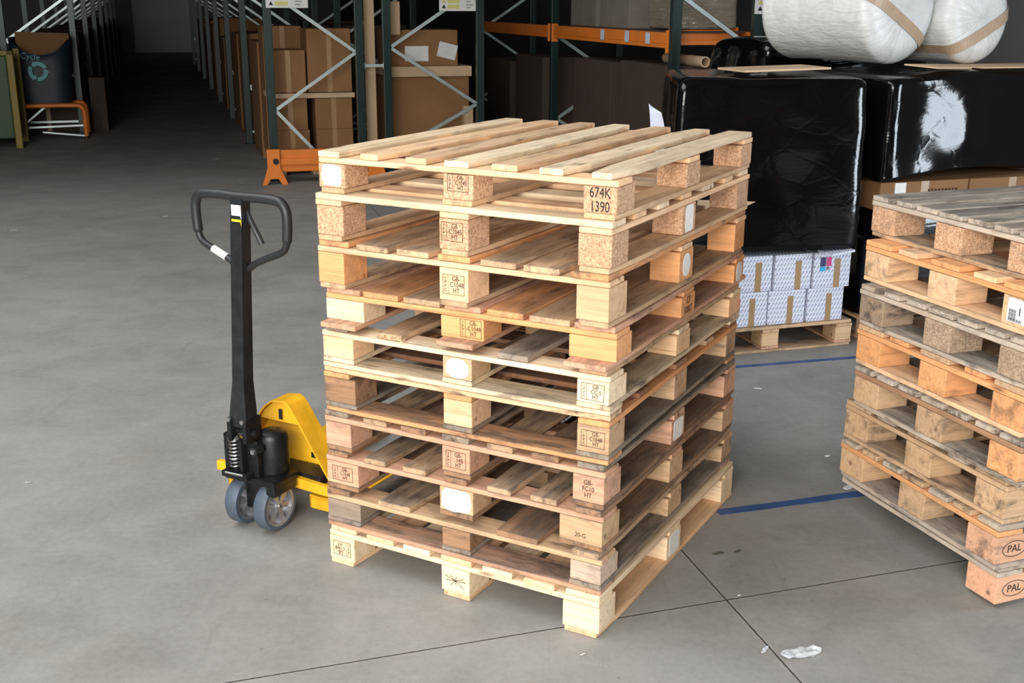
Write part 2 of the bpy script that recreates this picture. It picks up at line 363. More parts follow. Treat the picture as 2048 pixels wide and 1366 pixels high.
C_FRESH = (0.90, 0.60, 0.36); C_CREAM = (0.94, 0.75, 0.51); C_ORANGE = (0.84, 0.41, 0.175); C_TAN = (0.66, 0.44, 0.26)
C_PINK = (0.72, 0.41, 0.27); C_GREY = (0.34, 0.28, 0.22); C_BROWN = (0.40, 0.22, 0.12); C_CHIP = (0.62, 0.39, 0.245); C_RED = (0.40, 0.17, 0.08)
def jit(c, rg, a=0.10):
    k = 1 + rg.uniform(-a, a); h = rg.uniform(-a, a)*0.25
    return (min(c[0]*k*(1+h*0.3), 1), c[1]*k, c[2]*k*(1-h))
def pallet(center, z0, rot, W, D, H, spec, label, group, seed):
    """W across the front (local x), D into depth (local y). spec keys: deck, deck_dir, cross_col, deck_col, block_col, chip, wear, perim, bottom_col, protrude, marks"""
    rg = random.Random(seed); g = spec.get
    p = empty('wooden_pallet', (center[0], center[1], z0), rot, label, 'pallet', group)
    T = 0.018; wear = g('wear', 0.4); gap = 0.0004
    zt = H - gap
    deck = g('deck', None); dd = g('dir', 'depth')
    nlen = D if dd == 'depth' else W; span = W if dd == 'depth' else D
    if deck is None:
        n = 7; bw = g('bw', 0.098); deck = [(-span/2 + bw/2 + i*(span-bw)/(n-1), bw) for i in range(n)]
    for i, (c, bw) in enumerate(deck):
        L = nlen - rg.uniform(0, 0.012); jx = rg.uniform(-0.004, 0.004)
        me = board_mesh(L, bw, T, seed*100+i, g('clip', 0.008)); me.materials.append(WOOD)
        dc = g('deck_col', C_TAN); dc = dc[i % len(dc)] if isinstance(dc, list) else dc
        col = jit(dc, rg, 0.12)+(min(1, max(0, wear*rg.uniform(0.8, 1.2))),)
        if dd == 'depth': link('deck_board', me, None, p, (c+jx, rg.uniform(-0.004, 0.004), zt-T/2), (0, 0, PI/2 + rg.uniform(-0.004, 0.004)), col)
        else: link('deck_board', me, None, p, (0, c, zt-T/2), (0, 0, rg.uniform(-0.003, 0.003)), col)
    # cross boards under the deck (run the other way)
    cw = g('cw', 0.098)
    oth = D if dd == 'depth' else W
    for i, c in enumerate((-oth/2+cw/2, 0, oth/2-cw/2)):
        me = board_mesh((W if dd == 'depth' else D)-0.002, cw, T-0.001, seed*100+20+i, 0.0); me.materials.append(WOOD)
        cc = g('cross_col', C_FRESH)
        col = jit(cc, rg, 0.07)+(wear*0.45,)
        if dd == 'depth': link('cross_board', me, None, p, (0, c+(0.003 if i == 0 else 0), zt-1.5*T-0.0005), (0, 0, 0), col)
        else: link('cross_board', me, None, p, (c, 0, zt-1.5*T-0.0005), (0, 0, PI/2), col)
    zb_top = zt - 2*T - 0.001
    per = g('perim', False); TB = 0.016
    zb_bot = gap + TB + (TB if per else 0)
    bh = zb_top - zb_bot
    bws = g('blocks', [0.10, 0.10, 0.10]); bd = g('bdepth', 0.12)
    chip = g('chip', False); bcols = g('block_col', C_FRESH)
    blocks = {}
    for i, sx in enumerate((-1, 0, 1)):
        for j, sy in enumerate((-1, 0, 1)):
            if (i, j) in g('skip', ()): continue
            bw = bws[i]; x = sx*(W/2-bw/2-0.002) + g('shift', {}).get((i, j), 0); y = sy*(D/2-bd/2-0.004)
            ch = (i, j) in chip if isinstance(chip, (set, tuple, list)) else chip
            bc = bcols.get((i, j), bcols['d']) if isinstance(bcols, dict) else bcols
            wr = g('bwear', 0.15)
            o = link('block', block_mesh(bw, bd, bh-0.0006, ch), None, p, (x, y, zb_bot+bh/2), (0, 0, rg.uniform(-0.03, 0.03)), jit(bc, rg, 0.08)+(wr*rg.uniform(0.5, 1.5),))
            blocks[(i, j)] = (o, bw, bd)
    bc = g('bottom_col', C_TAN); pr = g('protrude', 0.0)
    for i, sx in enumerate((-1, 0, 1)):
        if g('shift') and i == 0: continue
        bw = bws[i]+0.004
        if pr: bw += 0.02
        if per: L = D - 0.2; yy = 0
        else: L = D + 2*pr; yy = 0
        if g('skip'): L = D
        me = board_mesh(L-0.004, min(bw, 0.14), TB, seed*100+40+i, 0.01); me.materials.append(WOOD)
        z = gap+TB/2 + (0 if per else 0)
        if per: z = gap + TB*1.5; L2 = D
        if per:
            me = board_mesh(D-0.004, bw, TB-0.0006, seed*100+40+i, 0.0); me.materials.append(WOOD)
        sx_ = sx*(W/2-bws[i]/2-0.002)
        if g('skip') and i == 0: sx_ += g('inset', 0.0)
        link('bottom_board', me, None, p, (sx_, yy, z), (0, 0, PI/2), jit(bc, rg, 0.1)+(wear*1.0,))
    if per:
        for c in (-D/2+0.055, D/2-0.055):
            me = board_mesh(W-0.004, 0.11, TB-0.0006, seed*100+50+int(c > 0), 0.01); me.materials.append(WOOD)
            link('bottom_board', me, None, p, (0, c, gap+TB/2), (0, 0, 0), jit(g('perim_col', bc), rg, 0.08)+(wear,))
    return p, blocks

# ---- centre stack: measured corner, turn and height of each pallet
TOPS = [1.3764, 1.2486, 1.1027, 0.9505, 0.8300, 0.6925, 0.5398, 0.4041, 0.2720, 0.1390, 0.0]
POSE = [(0.2802, 3.0224, -0.4967), (0.2667, 3.0106, -0.5027), (0.2657, 3.0093, -0.5015), (0.2890, 3.0300, -0.4888), (0.2738, 3.0120, -0.4929),
        (0.2760, 3.0200, -0.4870), (0.2667, 3.0120, -0.4986), (0.2656, 3.0070, -0.4996), (0.2631, 2.9950, -0.5012), (0.2589, 2.9856, -0.5131)]
def lay(xs, w_=0.098): return [(x, w_) for x in xs]
even7 = None
SPEC = [
 dict(deck_col=[C_CREAM, C_FRESH, C_FRESH, C_CREAM, C_FRESH, C_CREAM, C_CREAM], cross_col=C_FRESH, block_col=C_CHIP, chip=True, wear=0.34, bottom_col=C_TAN, bw=0.092, clip=0.02),
 dict(dir='across', deck=[(-0.551, 0.098), (-0.40, 0.098), (-0.22, 0.098), (-0.02, 0.098), (0.18, 0.098), (0.37, 0.098), (0.55, 0.098)], deck_col=[C_CREAM, C_FRESH], cross_col=C_FRESH, block_col=C_CHIP, chip=True, wear=0.36, bottom_col=C_TAN),
 dict(bw=0.122, deck_col=[C_ORANGE, C_TAN, C_FRESH], cross_col=C_FRESH, block_col={'d': C_ORANGE, (1, 0): C_FRESH, (2, 0): C_TAN}, wear=0.62, bottom_col=C_TAN),
 dict(bw=0.134, deck_col=[C_PINK, C_ORANGE, C_TAN], cross_col=C_ORANGE, block_col={'d': C_ORANGE, (0, 0): C_CREAM}, blocks=[0.145, 0.145, 0.145], wear=0.6, bottom_col=C_PINK, protrude=0.045),
 dict(deck=[(-0.45, 0.098), (-0.25, 0.098), (0.19, 0.11), (0.45, 0.098)], deck_col=[C_GREY, C_TAN], cross_col=C_CREAM, block_col={'d': C_FRESH, (1, 0): C_TAN, (2, 0): C_CREAM}, blocks=[0.115, 0.10, 0.10], wear=0.7, perim=True, bottom_col=C_CREAM, perim_col=C_CREAM),
 dict(dir='across', deck=[(-0.55, 0.10), (-0.33, 0.098), (0.0, 0.12), (0.3, 0.10), (0.55, 0.10)], deck_col=[C_FRESH, C_RED, C_BROWN], cross_col=C_ORANGE, block_col={'d': C_TAN, (0, 0): C_BROWN, (1, 0): C_FRESH}, blocks=[0.12, 0.10, 0.10], wear=0.95, perim=True, bottom_col=C_GREY, perim_col=C_ORANGE, bwear=0.5),
 dict(deck_col=[C_GREY, C_TAN, C_BROWN], cross_col=C_PINK, block_col={'d': C_PINK}, wear=0.95, bwear=0.35, bottom_col=C_BROWN),
 dict(deck_col=[C_BROWN, C_TAN, C_TAN], cross_col=C_PINK, block_col={'d': C_TAN, (0, 0): C_PINK}, blocks=[0.125, 0.12, 0.14], wear=0.9, bwear=0.3, bottom_col=C_BROWN, bw=0.09),
 dict(deck=[(-0.45, 0.098), (-0.22, 0.13), (0.22, 0.15), (0.45, 0.098)], deck_col=[C_BROWN, C_TAN], cross_col=C_TAN, block_col={'d': C_TAN, (0, 0): C_GREY, (1, 0): C_BROWN, (2, 0): (0.62, 0.48, 0.38)}, blocks=[0.13, 0.10, 0.10], wear=0.9, perim=True, bottom_col=C_GREY, perim_col=C_PINK, bwear=0.5),
 dict(deck_col=[C_CREAM, C_FRESH], cross_col=C_CREAM, block_col=C_CREAM, blocks=[0.10, 0.105, 0.12], wear=0.22, bottom_col=C_FRESH, bw=0.115, bwear=0.03),
]
LAB = [
 'topmost pallet of the centre stack, stencilled 674K on its near corner block',
 'pallet second from the top of the centre stack, on tall chipboard blocks, pale front edge',
 'pallet third from the top of the centre stack, orange corner block and pale front beam',
 'pallet fourth from the top of the centre stack, shifted right on wide orange wooden blocks',
 'pallet fifth from the top of the centre stack, round white patch on its middle block',
 'pallet sixth from the top of the centre stack, reddish inner planks, dark left block',
 'pallet fourth from the bottom of the centre stack, pink front beam and grey planks',
 'pallet third from the bottom of the centre stack, large white patch on middle block',
 'dirty brown pallet with blackened left block, directly on the cream bottom pallet',
 'clean cream-coloured bottom pallet of the centre stack, standing on the floor',
]
W_, D_ = 1.0, 1.2
for i in range(10):
    x, y, r = POSE[i]; f = Vector((math.cos(r), math.sin(r))); bx = Vector((-math.sin(r), math.cos(r)))
    c = Vector((x, y)) - f*W_/2 + bx*D_/2
    p, bl = pallet(c, TOPS[i+1], r, W_, D_, TOPS[i]-TOPS[i+1], SPEC[i], LAB[i], 'pallets of the tall centre stack', 31+i)
    def M_(key, face, me, name, mat, off=(0, 0)):
        o, sx, sy = bl[key]; return mark(o, sx, sy, face, me, name, mat, off)
    if i == 0:
        M_((2, 0), 'front', text_mesh('674K\n1390', 0.041, 0.72, line=0.93), 'stencil_lettering', BLACKINK, (0, 0))
        M_((1, 0), 'front', ippc('GB-\n C1045\nHT', 0.07, 0.05), 'ink_stamp', INK, (0, 0.012))
        M_((0, 0), 'front', blob_mesh(0.075, 0.066, 3, 4, 0.1), 'paint_patch', PAINT, (0, 0.002))
    if i == 1:
        M_((1, 0), 'front', ippc('GB\n-C1045\nHT', 0.075, 0.056), 'ink_stamp', INK, (-0.005, 0.008))
        M_((2, 1), 'right', blob_mesh(0.07, 0.085, 5, 6, 0.08), 'paint_patch', PAINT)
    if i == 2:
        M_((1, 0), 'front', ippc('GB-\n C1048\nHT', 0.075, 0.06), 'ink_stamp', INK)
        M_((2, 1), 'right', blob_mesh(0.065, 0.075, 6, 2.2, 0.05), 'paint_patch', PAINT)
    if i == 3:
        M_((1, 0), 'front', ippc('GB-\n-C1048\nHT', 0.072, 0.056), 'ink_stamp', INK, (0.03, 0.002))
        M_((2, 1), 'right', text_mesh('CP\n5000T', 0.034, 0.8), 'ink_stamp', INK)
        M_((2, 2), 'right', blob_mesh(0.07, 0.072, 7, 2.5, 0.05), 'paint_patch', PAINT)
    if i == 4:
        M_((1, 0), 'front', blob_mesh(0.078, 0.062, 8, 2.6, 0.08), 'paint_patch', PAINT)
        M_((2, 0), 'front', ippc('GB\n CC-S\nHT', 0.072, 0.05), 'ink_stamp', INK)
    if i == 4:
        sp_ = MB(); rg4 = random.Random(2)
        for k in range(9):
            x_ = -0.25+rg4.uniform(-0.045, 0.05); sp_.bar((x_, -0.585+rg4.uniform(0, 0.02), 0), (x_+rg4.uniform(-0.01, 0.05), -0.61-rg4.uniform(0.0, 0.03), rg4.uniform(-0.004, 0.02)), 0.003, 0.002)
        link('splinters', sp_.mesh('splinters'), WOOD, p, (0, 0, TOPS[4]-TOPS[5]-0.012), color=C_CREAM+(0.1,))
    if i == 5: M_((2, 0), 'front', ippc('GB-\nC1048\nHT', 0.074, 0.05), 'ink_stamp', INK)
    if i == 6:
        M_((1, 0), 'front', ippc('GB-\n  145\nHT', 0.072, 0.056), 'ink_stamp', INK)
        M_((2, 0), 'front', text_mesh('GB-\nFC10\nHT', 0.021, 0.85), 'ink_stamp', INK)
        M_((2, 1), 'right', blob_mesh(0.085, 0.07, 9, 7, 0.04), 'paint_patch', PAINT)
    if i == 7:
        M_((1, 0), 'front', blob_mesh(0.105, 0.075, 10, 4, 0.09), 'paint_patch', PAINT)
        M_((0, 0), 'front', ippc('GB-\nC1048\nHT', 0.08, 0.05), 'ink_stamp', INK)
        M_((2, 0), 'front', text_mesh('20-G', 0.02, 0.9), 'ink_stamp', INK, (0, -0.015))
    if i == 9:
        M_((0, 0), 'front', ippc('GB-\nC1048\nHT', 0.07, 0.05, PI), 'ink_stamp', INK)
        sm = MB()
        for a_, l_ in ((0.1, 0.04), (0.5, 0.036), (1.3, 0.022), (2.3, 0.026), (2.75, 0.042), (3.3, 0.035), (4.1, 0.03), (4.9, 0.02), (5.6, 0.042)):
            sm.bar((0, 0, 0), (math.cos(a_)*l_, math.sin(a_)*l_*0.75, 0), 0.0016, 0.0006)
        M_((1, 0), 'front', sm.mesh('star'), 'scribbled_star', BLACKINK)
        M_((2, 1), 'right', blob_mesh(0.085, 0.08, 12, 7, 0.05), 'paint_patch', PAINT)

# ---- right-hand stack of narrower, weathered pallets
LABR = [
 'grey weathered pallet on top of the stack at the right edge',
 'orange-edged pallet with a barcode sticker, second from the top of the right-hand stack',
 'grey weathered pallet directly under the one with the barcode sticker, right-hand stack',
 'pallet with orange edges and clear film scraps, fourth from the top of the right-hand stack',
 'weathered pallet of the right-hand stack with an orange near corner block, fifth from the top',
 'tan weathered pallet of the right-hand stack, third from the floor',
 'pallet second from the floor in the right-hand stack, pale left block, oval PAL stamp',
 'bottom pallet of the right-hand stack, grey deck and oval PAL stamp',
]
C_W = (0.60, 0.52, 0.43)
SR = [
 dict(deck_col=C_W, cross_col=C_W, block_col=C_CHIP, chip={(0, 0), (1, 0), (0, 1), (0, 2)}, wear=0.95, bottom_col=C_TAN, bwear=0.5),
 dict(deck_col=[C_ORANGE, C_FRESH], cross_col=C_ORANGE, block_col=C_FRESH, wear=0.3, bwear=0.5, bottom_col=C_FRESH),
 dict(deck_col=C_W, cross_col=C_W, block_col=(0.42, 0.31, 0.22), chip={(0, 1), (0, 0)}, wear=1.0, bottom_col=C_W, bwear=0.8),
 dict(deck_col=[C_TAN, C_ORANGE], cross_col=C_ORANGE, block_col={'d': C_ORANGE, (0, 2): C_ORANGE}, wear=0.5, bwear=0.5, bottom_col=C_FRESH),
 dict(deck_col=C_W, cross_col=C_BROWN, block_col={'d': C_TAN, (0, 0): C_ORANGE}, wear=0.9, bwear=0.5, bottom_col=C_W),
 dict(deck_col=[C_TAN, C_W], cross_col=C_TAN, block_col=C_TAN, wear=0.8, bottom_col=C_TAN, bwear=0.6),
 dict(deck_col=[C_W, C_TAN], cross_col=C_ORANGE, block_col={'d': C_TAN, (0, 0): C_PINK}, wear=0.8, bwear=0.5, bottom_col=C_W),
 dict(deck_col=C_W, cross_col=C_W, block_col={'d': C_PINK, (0, 0): C_PINK}, wear=1.0, bottom_col=C_W),
]
OFF = [(0.055, 0.12), (0.02, 0.04), (0.0, -0.01), (0.0, -0.02), (-0.005, -0.05), (-0.01, 0.0), (-0.02, -0.02), (0.0, 0.0)]
DL = Vector((math.cos(1.925), math.sin(1.925)))        # from the near corner to the left corner
EX = Vector((DL.y, -DL.x))                             # from the near corner to the right
BARC = mat_plain('sticker_white', (0.78, 0.80, 0.84), 0.4)
for i in range(8):
    N = Vector((1.505, 3.17)) + Vector(OFF[i])
    # local x = EX (length 1.2), local y = DL (width 0.8)
    rot = math.atan2(EX.y, EX.x) + RND.uniform(-0.012, 0.012)
    c = N + EX*0.6 + DL*0.4
    h = 0.145; z0 = (7-i)*h
    sp = dict(SR[i]); sp['dir'] = 'across'; sp['blocks'] = [0.132, 0.14, 0.132]; sp['bdepth'] = 0.128
    if i == 7: sp['shift'] = {(0, 1): 0.40, (0, 2): 0.40}
    sp['deck'] = [(-0.35, 0.10), (-0.235, 0.09), (-0.12, 0.10), (0.0, 0.115), (0.12, 0.10), (0.235, 0.09), (0.35, 0.10)] if i % 2 == 0 else [(-0.33, 0.14), (-0.18, 0.10), (0.0, 0.14), (0.18, 0.10), (0.33, 0.14)]
    p, bl = pallet(c, z0, rot, 1.2, 0.8, h, sp, LABR[i], 'pallets of the right-hand stack', 71+i)
    if i in (6, 7):
        o, sx, sy = bl[(0, 0)]
        ring = MB()
        for k in range(40):
            a0 = 2*PI*k/40; a1 = 2*PI*(k+1)/40
            ring.bar((0.046*math.cos(a0), 0.026*math.sin(a0), 0), (0.046*math.cos(a1), 0.026*math.sin(a1), 0), 0.0022, 0.0006)
        me = join_mesh([(ring.mesh('r'), Matrix()), (text_mesh('PAL', 0.036, 0.95), Matrix())])
        mark(o, sx, sy, 'front', me, 'oval_stamp', BLACKINK, (0.005, 0))
    if i == 1:
        o, sx, sy = bl[(0, 0)]
        st = mark(o, sx, sy, 'left', MB().box(-0.036, 0.036, -0.036, 0.036, 0, 0.0006).mesh('st'), 'barcode_sticker', BARC, (-0.005, 0.004))
        bars = MB(); x = -0.030; rg = random.Random(4)
        while x < 0.004:
            w2 = rg.choice((0.0008, 0.0014, 0.002)); bars.box(-0.03, 0.0, x, x+w2, 0.0004, 0.0009); x += w2 + rg.choice((0.0009, 0.0015))
        for k in range(9): bars.box(-0.028+k*0.0062, -0.0255+k*0.0062+0.001*(k % 2), -0.034, -0.024+0.0, 0.0004, 0.0009)
        bars.box(0.012, 0.016, -0.012, 0.012, 0.0004, 0.0009)
        link('barcode', bars.mesh('bars'), BLACKINK, o, st.location, st.rotation_euler)

# ================================================================ pallet jack beside the centre stack
YEL = mat_plain('yellow_enamel', (0.88, 0.46, 0.020), 0.38, 0, 0.22, 9, 0.05)
BLK = mat_plain('black_enamel', (0.016, 0.018, 0.020), 0.30, 0, 0.4, 20, 0.05)
BLKR = mat_plain('black_rubber', (0.020, 0.021, 0.024), 0.45)
GREASE = mat_plain('greasy_black_steel', (0.013, 0.014, 0.016), 0.35, 0.3, 0.5, 30, 0.2)
TYRE = mat_plain('blue_grey_tyre', (0.075, 0.10, 0.135), 0.55, 0, 0.3, 14)
TYRD = mat_plain('dark_tyre_side', (0.035, 0.040, 0.045), 0.6)
ALU = mat_plain('cast_aluminium', (0.50, 0.50, 0.53), 0.38, 0.75, 0.25, 25, 0.1)
STEEL = mat_plain('bright_steel', (0.62, 0.62, 0.62), 0.25, 0.95, 0.2, 30)
WHT = mat_plain('white_vinyl', (0.80, 0.80, 0.78), 0.5)
YLW = mat_plain('yellow_vinyl', (0.80, 0.62, 0.03), 0.5)
J = empty('pallet_jack', (-0.905, 3.762, 0), -0.5, 'yellow hand pallet jack with black steering handle, parked left of the centre pallet stack', 'pallet jack')
for s in (0.070, -0.060):
    Mw = Matrix.Translation((s, 0, 0.0905)) @ Matrix.Rotation(PI/2, 4, 'Y')
    wdt = 0.052; R = 0.0900
    wh = MB().lathe([(0.074, -wdt/2), (R-0.004, -wdt/2), (R, -wdt/2+0.006), (R, wdt/2-0.006), (R-0.004, wdt/2), (0.074, wdt/2)], 48, Mw, close=True).build('steer_wheel', TYRE, J, smooth=True)
    m = MB().lathe([(0.0665, -wdt/2+0.002), (0.0742, -wdt/2+0.0005), (0.0742, wdt/2-0.0005), (0.0665, wdt/2-0.002)], 48, Mw, close=True)
    m.lathe([(0.009, -wdt/2+0.003), (0.020, -wdt/2+0.003), (0.020, wdt/2-0.002), (0.009, wdt/2-0.002)], 32, Mw, close=True)
    for k in range(6):
        a = k*PI/3 + 0.3; Mk = Mw @ Matrix.Rotation(a, 4, 'Z')
        m.add([(0.015, -0.007, -0.018), (0.070, -0.017, -0.020), (0.070, 0.017, -0.020), (0.015, 0.007, -0.018),
               (0.015, -0.007, 0.020), (0.070, -0.013, 0.017), (0.070, 0.013, 0.017), (0.015, 0.007, 0.020)],
              [(0, 3, 2, 1), (4, 5, 6, 7), (0, 1, 5, 4), (1, 2, 6, 5), (2, 3, 7, 6), (3, 0, 4, 7)], Mk)
    m.lathe([(0.018, -0.004), (0.068, -0.004), (0.068, 0.004), (0.018, 0.004)], 40, Mw, close=True)
    m.build('wheel_hub', ALU, wh, smooth=True)
    MB().lathe([(0.004, -wdt/2+0.004), (0.0088, -wdt/2+0.004), (0.0088, wdt/2+0.001), (0.004, wdt/2+0.001)], 20, Mw, close=True).build('bearing', STEEL, wh, smooth=True)
MB().tube([(-0.034, 0, 0.0905), (0.044, 0, 0.0905)], 0.008).build('axle', STEEL, J, smooth=True)
m = MB().box(-0.030, 0.040, -0.035, 0.035, 0.075, 0.19).box(-0.10, 0.125, -0.06, 0.075, 0.182, 0.206).box(0.085, 0.125, -0.06, 0.06, 0.150, 0.190)
m.build('steering_yoke', GREASE, J, bevel=0.006, smooth=True)
m = MB().lathe([(0.052, 0.20), (0.058, 0.21), (0.058, 0.335), (0.052, 0.352), (0.030, 0.362)], 32, Matrix.Translation((0.045, 0.035, 0)))
m.box(-0.055, 0.045, -0.035, 0.05, 0.205, 0.30).box(-0.02, 0.05, -0.05, 0.0, 0.205, 0.345)
m.build('hydraulic_pump', GREASE, J, bevel=0.004, smooth=True)
m = MB().tube([(0.052, -0.035, 0.315), (0.052, -0.075, 0.315)], 0.016, 16); m.build('pump_knob', BLK, J, smooth=True)
MB().tube([(0.052, -0.074, 0.315), (0.052, -0.080, 0.315)], 0.0085, 16).build('pump_bolt', STEEL, J, smooth=True)
SPX, SPY = -0.040, -0.062
sp_ = [(SPX+0.0205*math.cos(t), SPY+0.0205*math.sin(t), 0.236+0.108*t/(2*PI*8)) for t in [k*2*PI/16 for k in range(16*8+1)]]
MB().tube(sp_, 0.0036, 8).build('spring', STEEL, J, smooth=True)
MB().tube([(SPX, SPY, 0.225), (SPX, SPY, 0.375)], 0.012, 16).build('plunger', GREASE, J, smooth=True)
MB().lathe([(0.025, 0.344), (0.027, 0.348), (0.020, 0.358), (0.010, 0.366)], 24, Matrix.Translation((SPX, SPY, 0))).build('spring_cap', STEEL, J, smooth=True)
MB().box(-0.085, 0.03, -0.092, -0.03, 0.205, 0.226).box(-0.085, -0.066, -0.07, 0.0, 0.21, 0.36).box(-0.012, 0.004, -0.08, -0.03, 0.21, 0.35).build('pump_bracket', GREASE, J, bevel=0.003, smooth=True)
MB().tube([(-0.06, -0.098, 0.226), (0.02, -0.098, 0.228)], 0.004).build('bracket_pin', STEEL, J, smooth=True)
# handle
def zt(z): return -0.055 + (z-0.42)*0.055/0.77          # the shaft leans a little
def shaft_sec(z, w2, d2): y = zt(z); return [(-w2, y-d2, z), (w2, y-d2, z), (w2, y+d2, z), (-w2, y+d2, z)]
m = MB(); secs = [shaft_sec(0.40, 0.040, 0.030), shaft_sec(0.455, 0.036, 0.030), shaft_sec(0.56, 0.026, 0.026), shaft_sec(1.19, 0.0245, 0.0235)]
for sc in secs: m.v += sc
for i in range(3):
    for a in range(4): b_ = (a+1) % 4; m.f.append((4*i+a, 4*i+b_, 4*i+4+b_, 4*i+4+a))
m.f += [(3, 2, 1, 0), (12, 13, 14, 15)]
shf = m.build('handle_shaft', BLK, J, bevel=0.004, smooth=True)
MB().box(-0.012, 0.012, zt(0.8)-0.032, zt(0.8)-0.020, 0.50, 0.72).build('shaft_rib', BLK, J, bevel=0.003)
for s in (-1, 1):
    MB().box(s*0.034-0.010, s*0.034+0.010, -0.095, -0.01, 0.345, 0.432).build('hinge_plate', GREASE, J, bevel=0.008, smooth=True)
    MB().tube([(s*0.03, -0.092, 0.427), (s*0.03, -0.100, 0.427)], 0.0075, 14).build('hinge_bolt', STEEL, J, smooth=True)
MB().tube([(-0.065, -0.055, 0.375), (0.06, -0.055, 0.375)], 0.015, 16).build('hinge_pin', GREASE, J, smooth=True)
yt = zt(1.19)
half = [(0.0, 1.190), (0.08, 1.192), (0.150, 1.190), (0.178, 1.182), (0.194, 1.160), (0.198, 1.125), (0.195, 1.075), (0.188, 1.040), (0.168, 1.018), (0.12, 0.998), (0.06, 0.972), (0.018, 0.945)]
path = [(-x, yt - 0.004, z) for x, z in half[::-1]] + [(x, yt - 0.004, z) for x, z in half[1:]]
sp2 = smooth_path(path, 5); rr = []
for p_ in sp2:
    rr.append(0.0165 if p_.z > 1.055 else 0.0118)
loop = MB().tube(sp2, rr, 16).build('handle_loop', BLKR, J, smooth=True)
MB().tube(smooth_path([(0.015, yt+0.012, 1.150), (0.035, yt, 1.125), (0.060, yt-0.01, 1.095), (0.082, yt-0.012, 1.062), (0.092, yt-0.010, 1.040)], 4), [0.006+0.004*min(1, k/8) for k in range(17)], 10).build('release_lever', BLKR, J, smooth=True)
MB().box(-0.017, 0.024, yt-0.0285, yt-0.0265, 1.119, 1.166).build('warning_sticker', WHT, J, (0, 0.0005, 0))['label'] = 'white sticker'
MB().box(-0.017, 0.024, yt-0.0295, yt-0.0272, 1.094, 1.1185).build('warning_sticker', YLW, J)['label'] = 'yellow sticker'
tape_p = [p_ for p_ in sp2 if p_.x < 0 and 0.975 < p_.z < 1.006]
MB().tube(tape_p if len(tape_p) > 1 else sp2[3:6], 0.0130, 16).build('white_tape', WHT, loop, smooth=True)
# yellow chassis: back plate, sloping shoulders, flanges
cy0, cy1 = 0.125, 0.222
prof = [(-0.275, 0.085), (-0.080, 0.385), (-0.062, 0.405), (-0.03, 0.428), (0.025, 0.436), (0.050, 0.425), (0.070, 0.398), (0.275, 0.085)]
m = MB()
def strip(pts, y0, y1, th=0.006):
    for (x0, z0), (x1, z1) in zip(pts[:-1], pts[1:]):
        d = Vector((x1-x0, z1-z0)).normalized(); n = Vector((-d.y, d.x))*th
        q = [(x0, z0), (x1, z1), (x1-n.x, z1-n.y), (x0-n.x, z0-n.y)]
        m.prism(q, y1-y0, Matrix.Translation((0, y0, 0)))
strip(prof, cy0, cy1)
ch = m.build('chassis_shoulder', YEL, J, bevel=0.0015)
MB().prism([(-0.268, 0.088), (-0.072, 0.383), (-0.028, 0.420), (0.023, 0.428), (0.062, 0.395), (0.266, 0.088)], 0.006, Matrix.Translation((0, cy1-0.02, 0))).build('chassis_plate', YEL, J)
MB().prism([(-0.072, 0.383), (-0.028, 0.420), (0.023, 0.428), (0.060, 0.400), (0.092, 0.352), (0.0, 0.350), (-0.092, 0.352)], 0.006, Matrix.Translation((0, cy0+0.01, 0))).build('top_flange', YEL, J, bevel=0.001)
MB().box(0.0, 0.014, cy0+0.004, cy0+0.0095, 0.362, 0.40).build('flange_slot', BLK, J)
MB().box(0.085, 0.14, cy1-0.025, cy1-0.0205, 0.205, 0.225).build('plate_slot', BLK, J, rot=(0, 0.0, 0))
MB().box(-0.12, 0.20, 0.10, cy1-0.025, 0.150, 0.185).build('lift_linkage', GREASE, J, bevel=0.006)
for s in (-1, 1):
    pts = [(0.02*math.cos(a), 0.02*math.sin(a)) for a in [PI/2 + k*PI/8 for k in range(9)]]
    arm = [(s*(0.085+x), 0.155+z) for x, z in pts] + [(s*0.27, 0.128), (s*0.27, 0.163)]
    MB().prism(arm, 0.022, Matrix.Translation((0, 0.078, 0))).build('lift_arm', YEL, J, bevel=0.002)
    MB().tube([(s*0.092, 0.070, 0.153), (s*0.092, 0.082, 0.153)], 0.009, 14).build('arm_pin', GREASE, J, smooth=True)
    x0, x1 = sorted((s*0.115, s*0.275))
    fk = MB(); y0, y1 = 0.14, 0.95
    fk.add([(x0, y0, 0.078), (x1, y0, 0.078), (x1, y1-0.1, 0.078), (x0, y1-0.1, 0.078), (x0+0.03, y1, 0.070), (x1-0.03, y1, 0.070),
            (x0, y0, 0.086), (x1, y0, 0.086), (x1, y1-0.1, 0.086), (x0, y1-0.1, 0.086), (x0+0.03, y1, 0.078), (x1-0.03, y1, 0.078)],
           [(0, 3, 4, 5, 2, 1), (6, 7, 8, 11, 10, 9), (0, 1, 7, 6), (1, 2, 8, 7), (2, 5, 11, 8), (5, 4, 10, 11), (4, 3, 9, 10), (3, 0, 6, 9)])
    for xa in (x0, x1-0.006): fk.box(xa, xa+0.006, y0, y1-0.1, 0.035, 0.080)
    fk.box(x0, x1, y0, y0+0.006, 0.035, 0.08)
    f_ = fk.build('fork', YEL, J)
    MB().tube([((x0+x1)/2-0.035, y1-0.2, 0.0375), ((x0+x1)/2+0.035, y1-0.2, 0.0375)], 0.037, 24).build('load_roller', TYRD, f_, smooth=True)

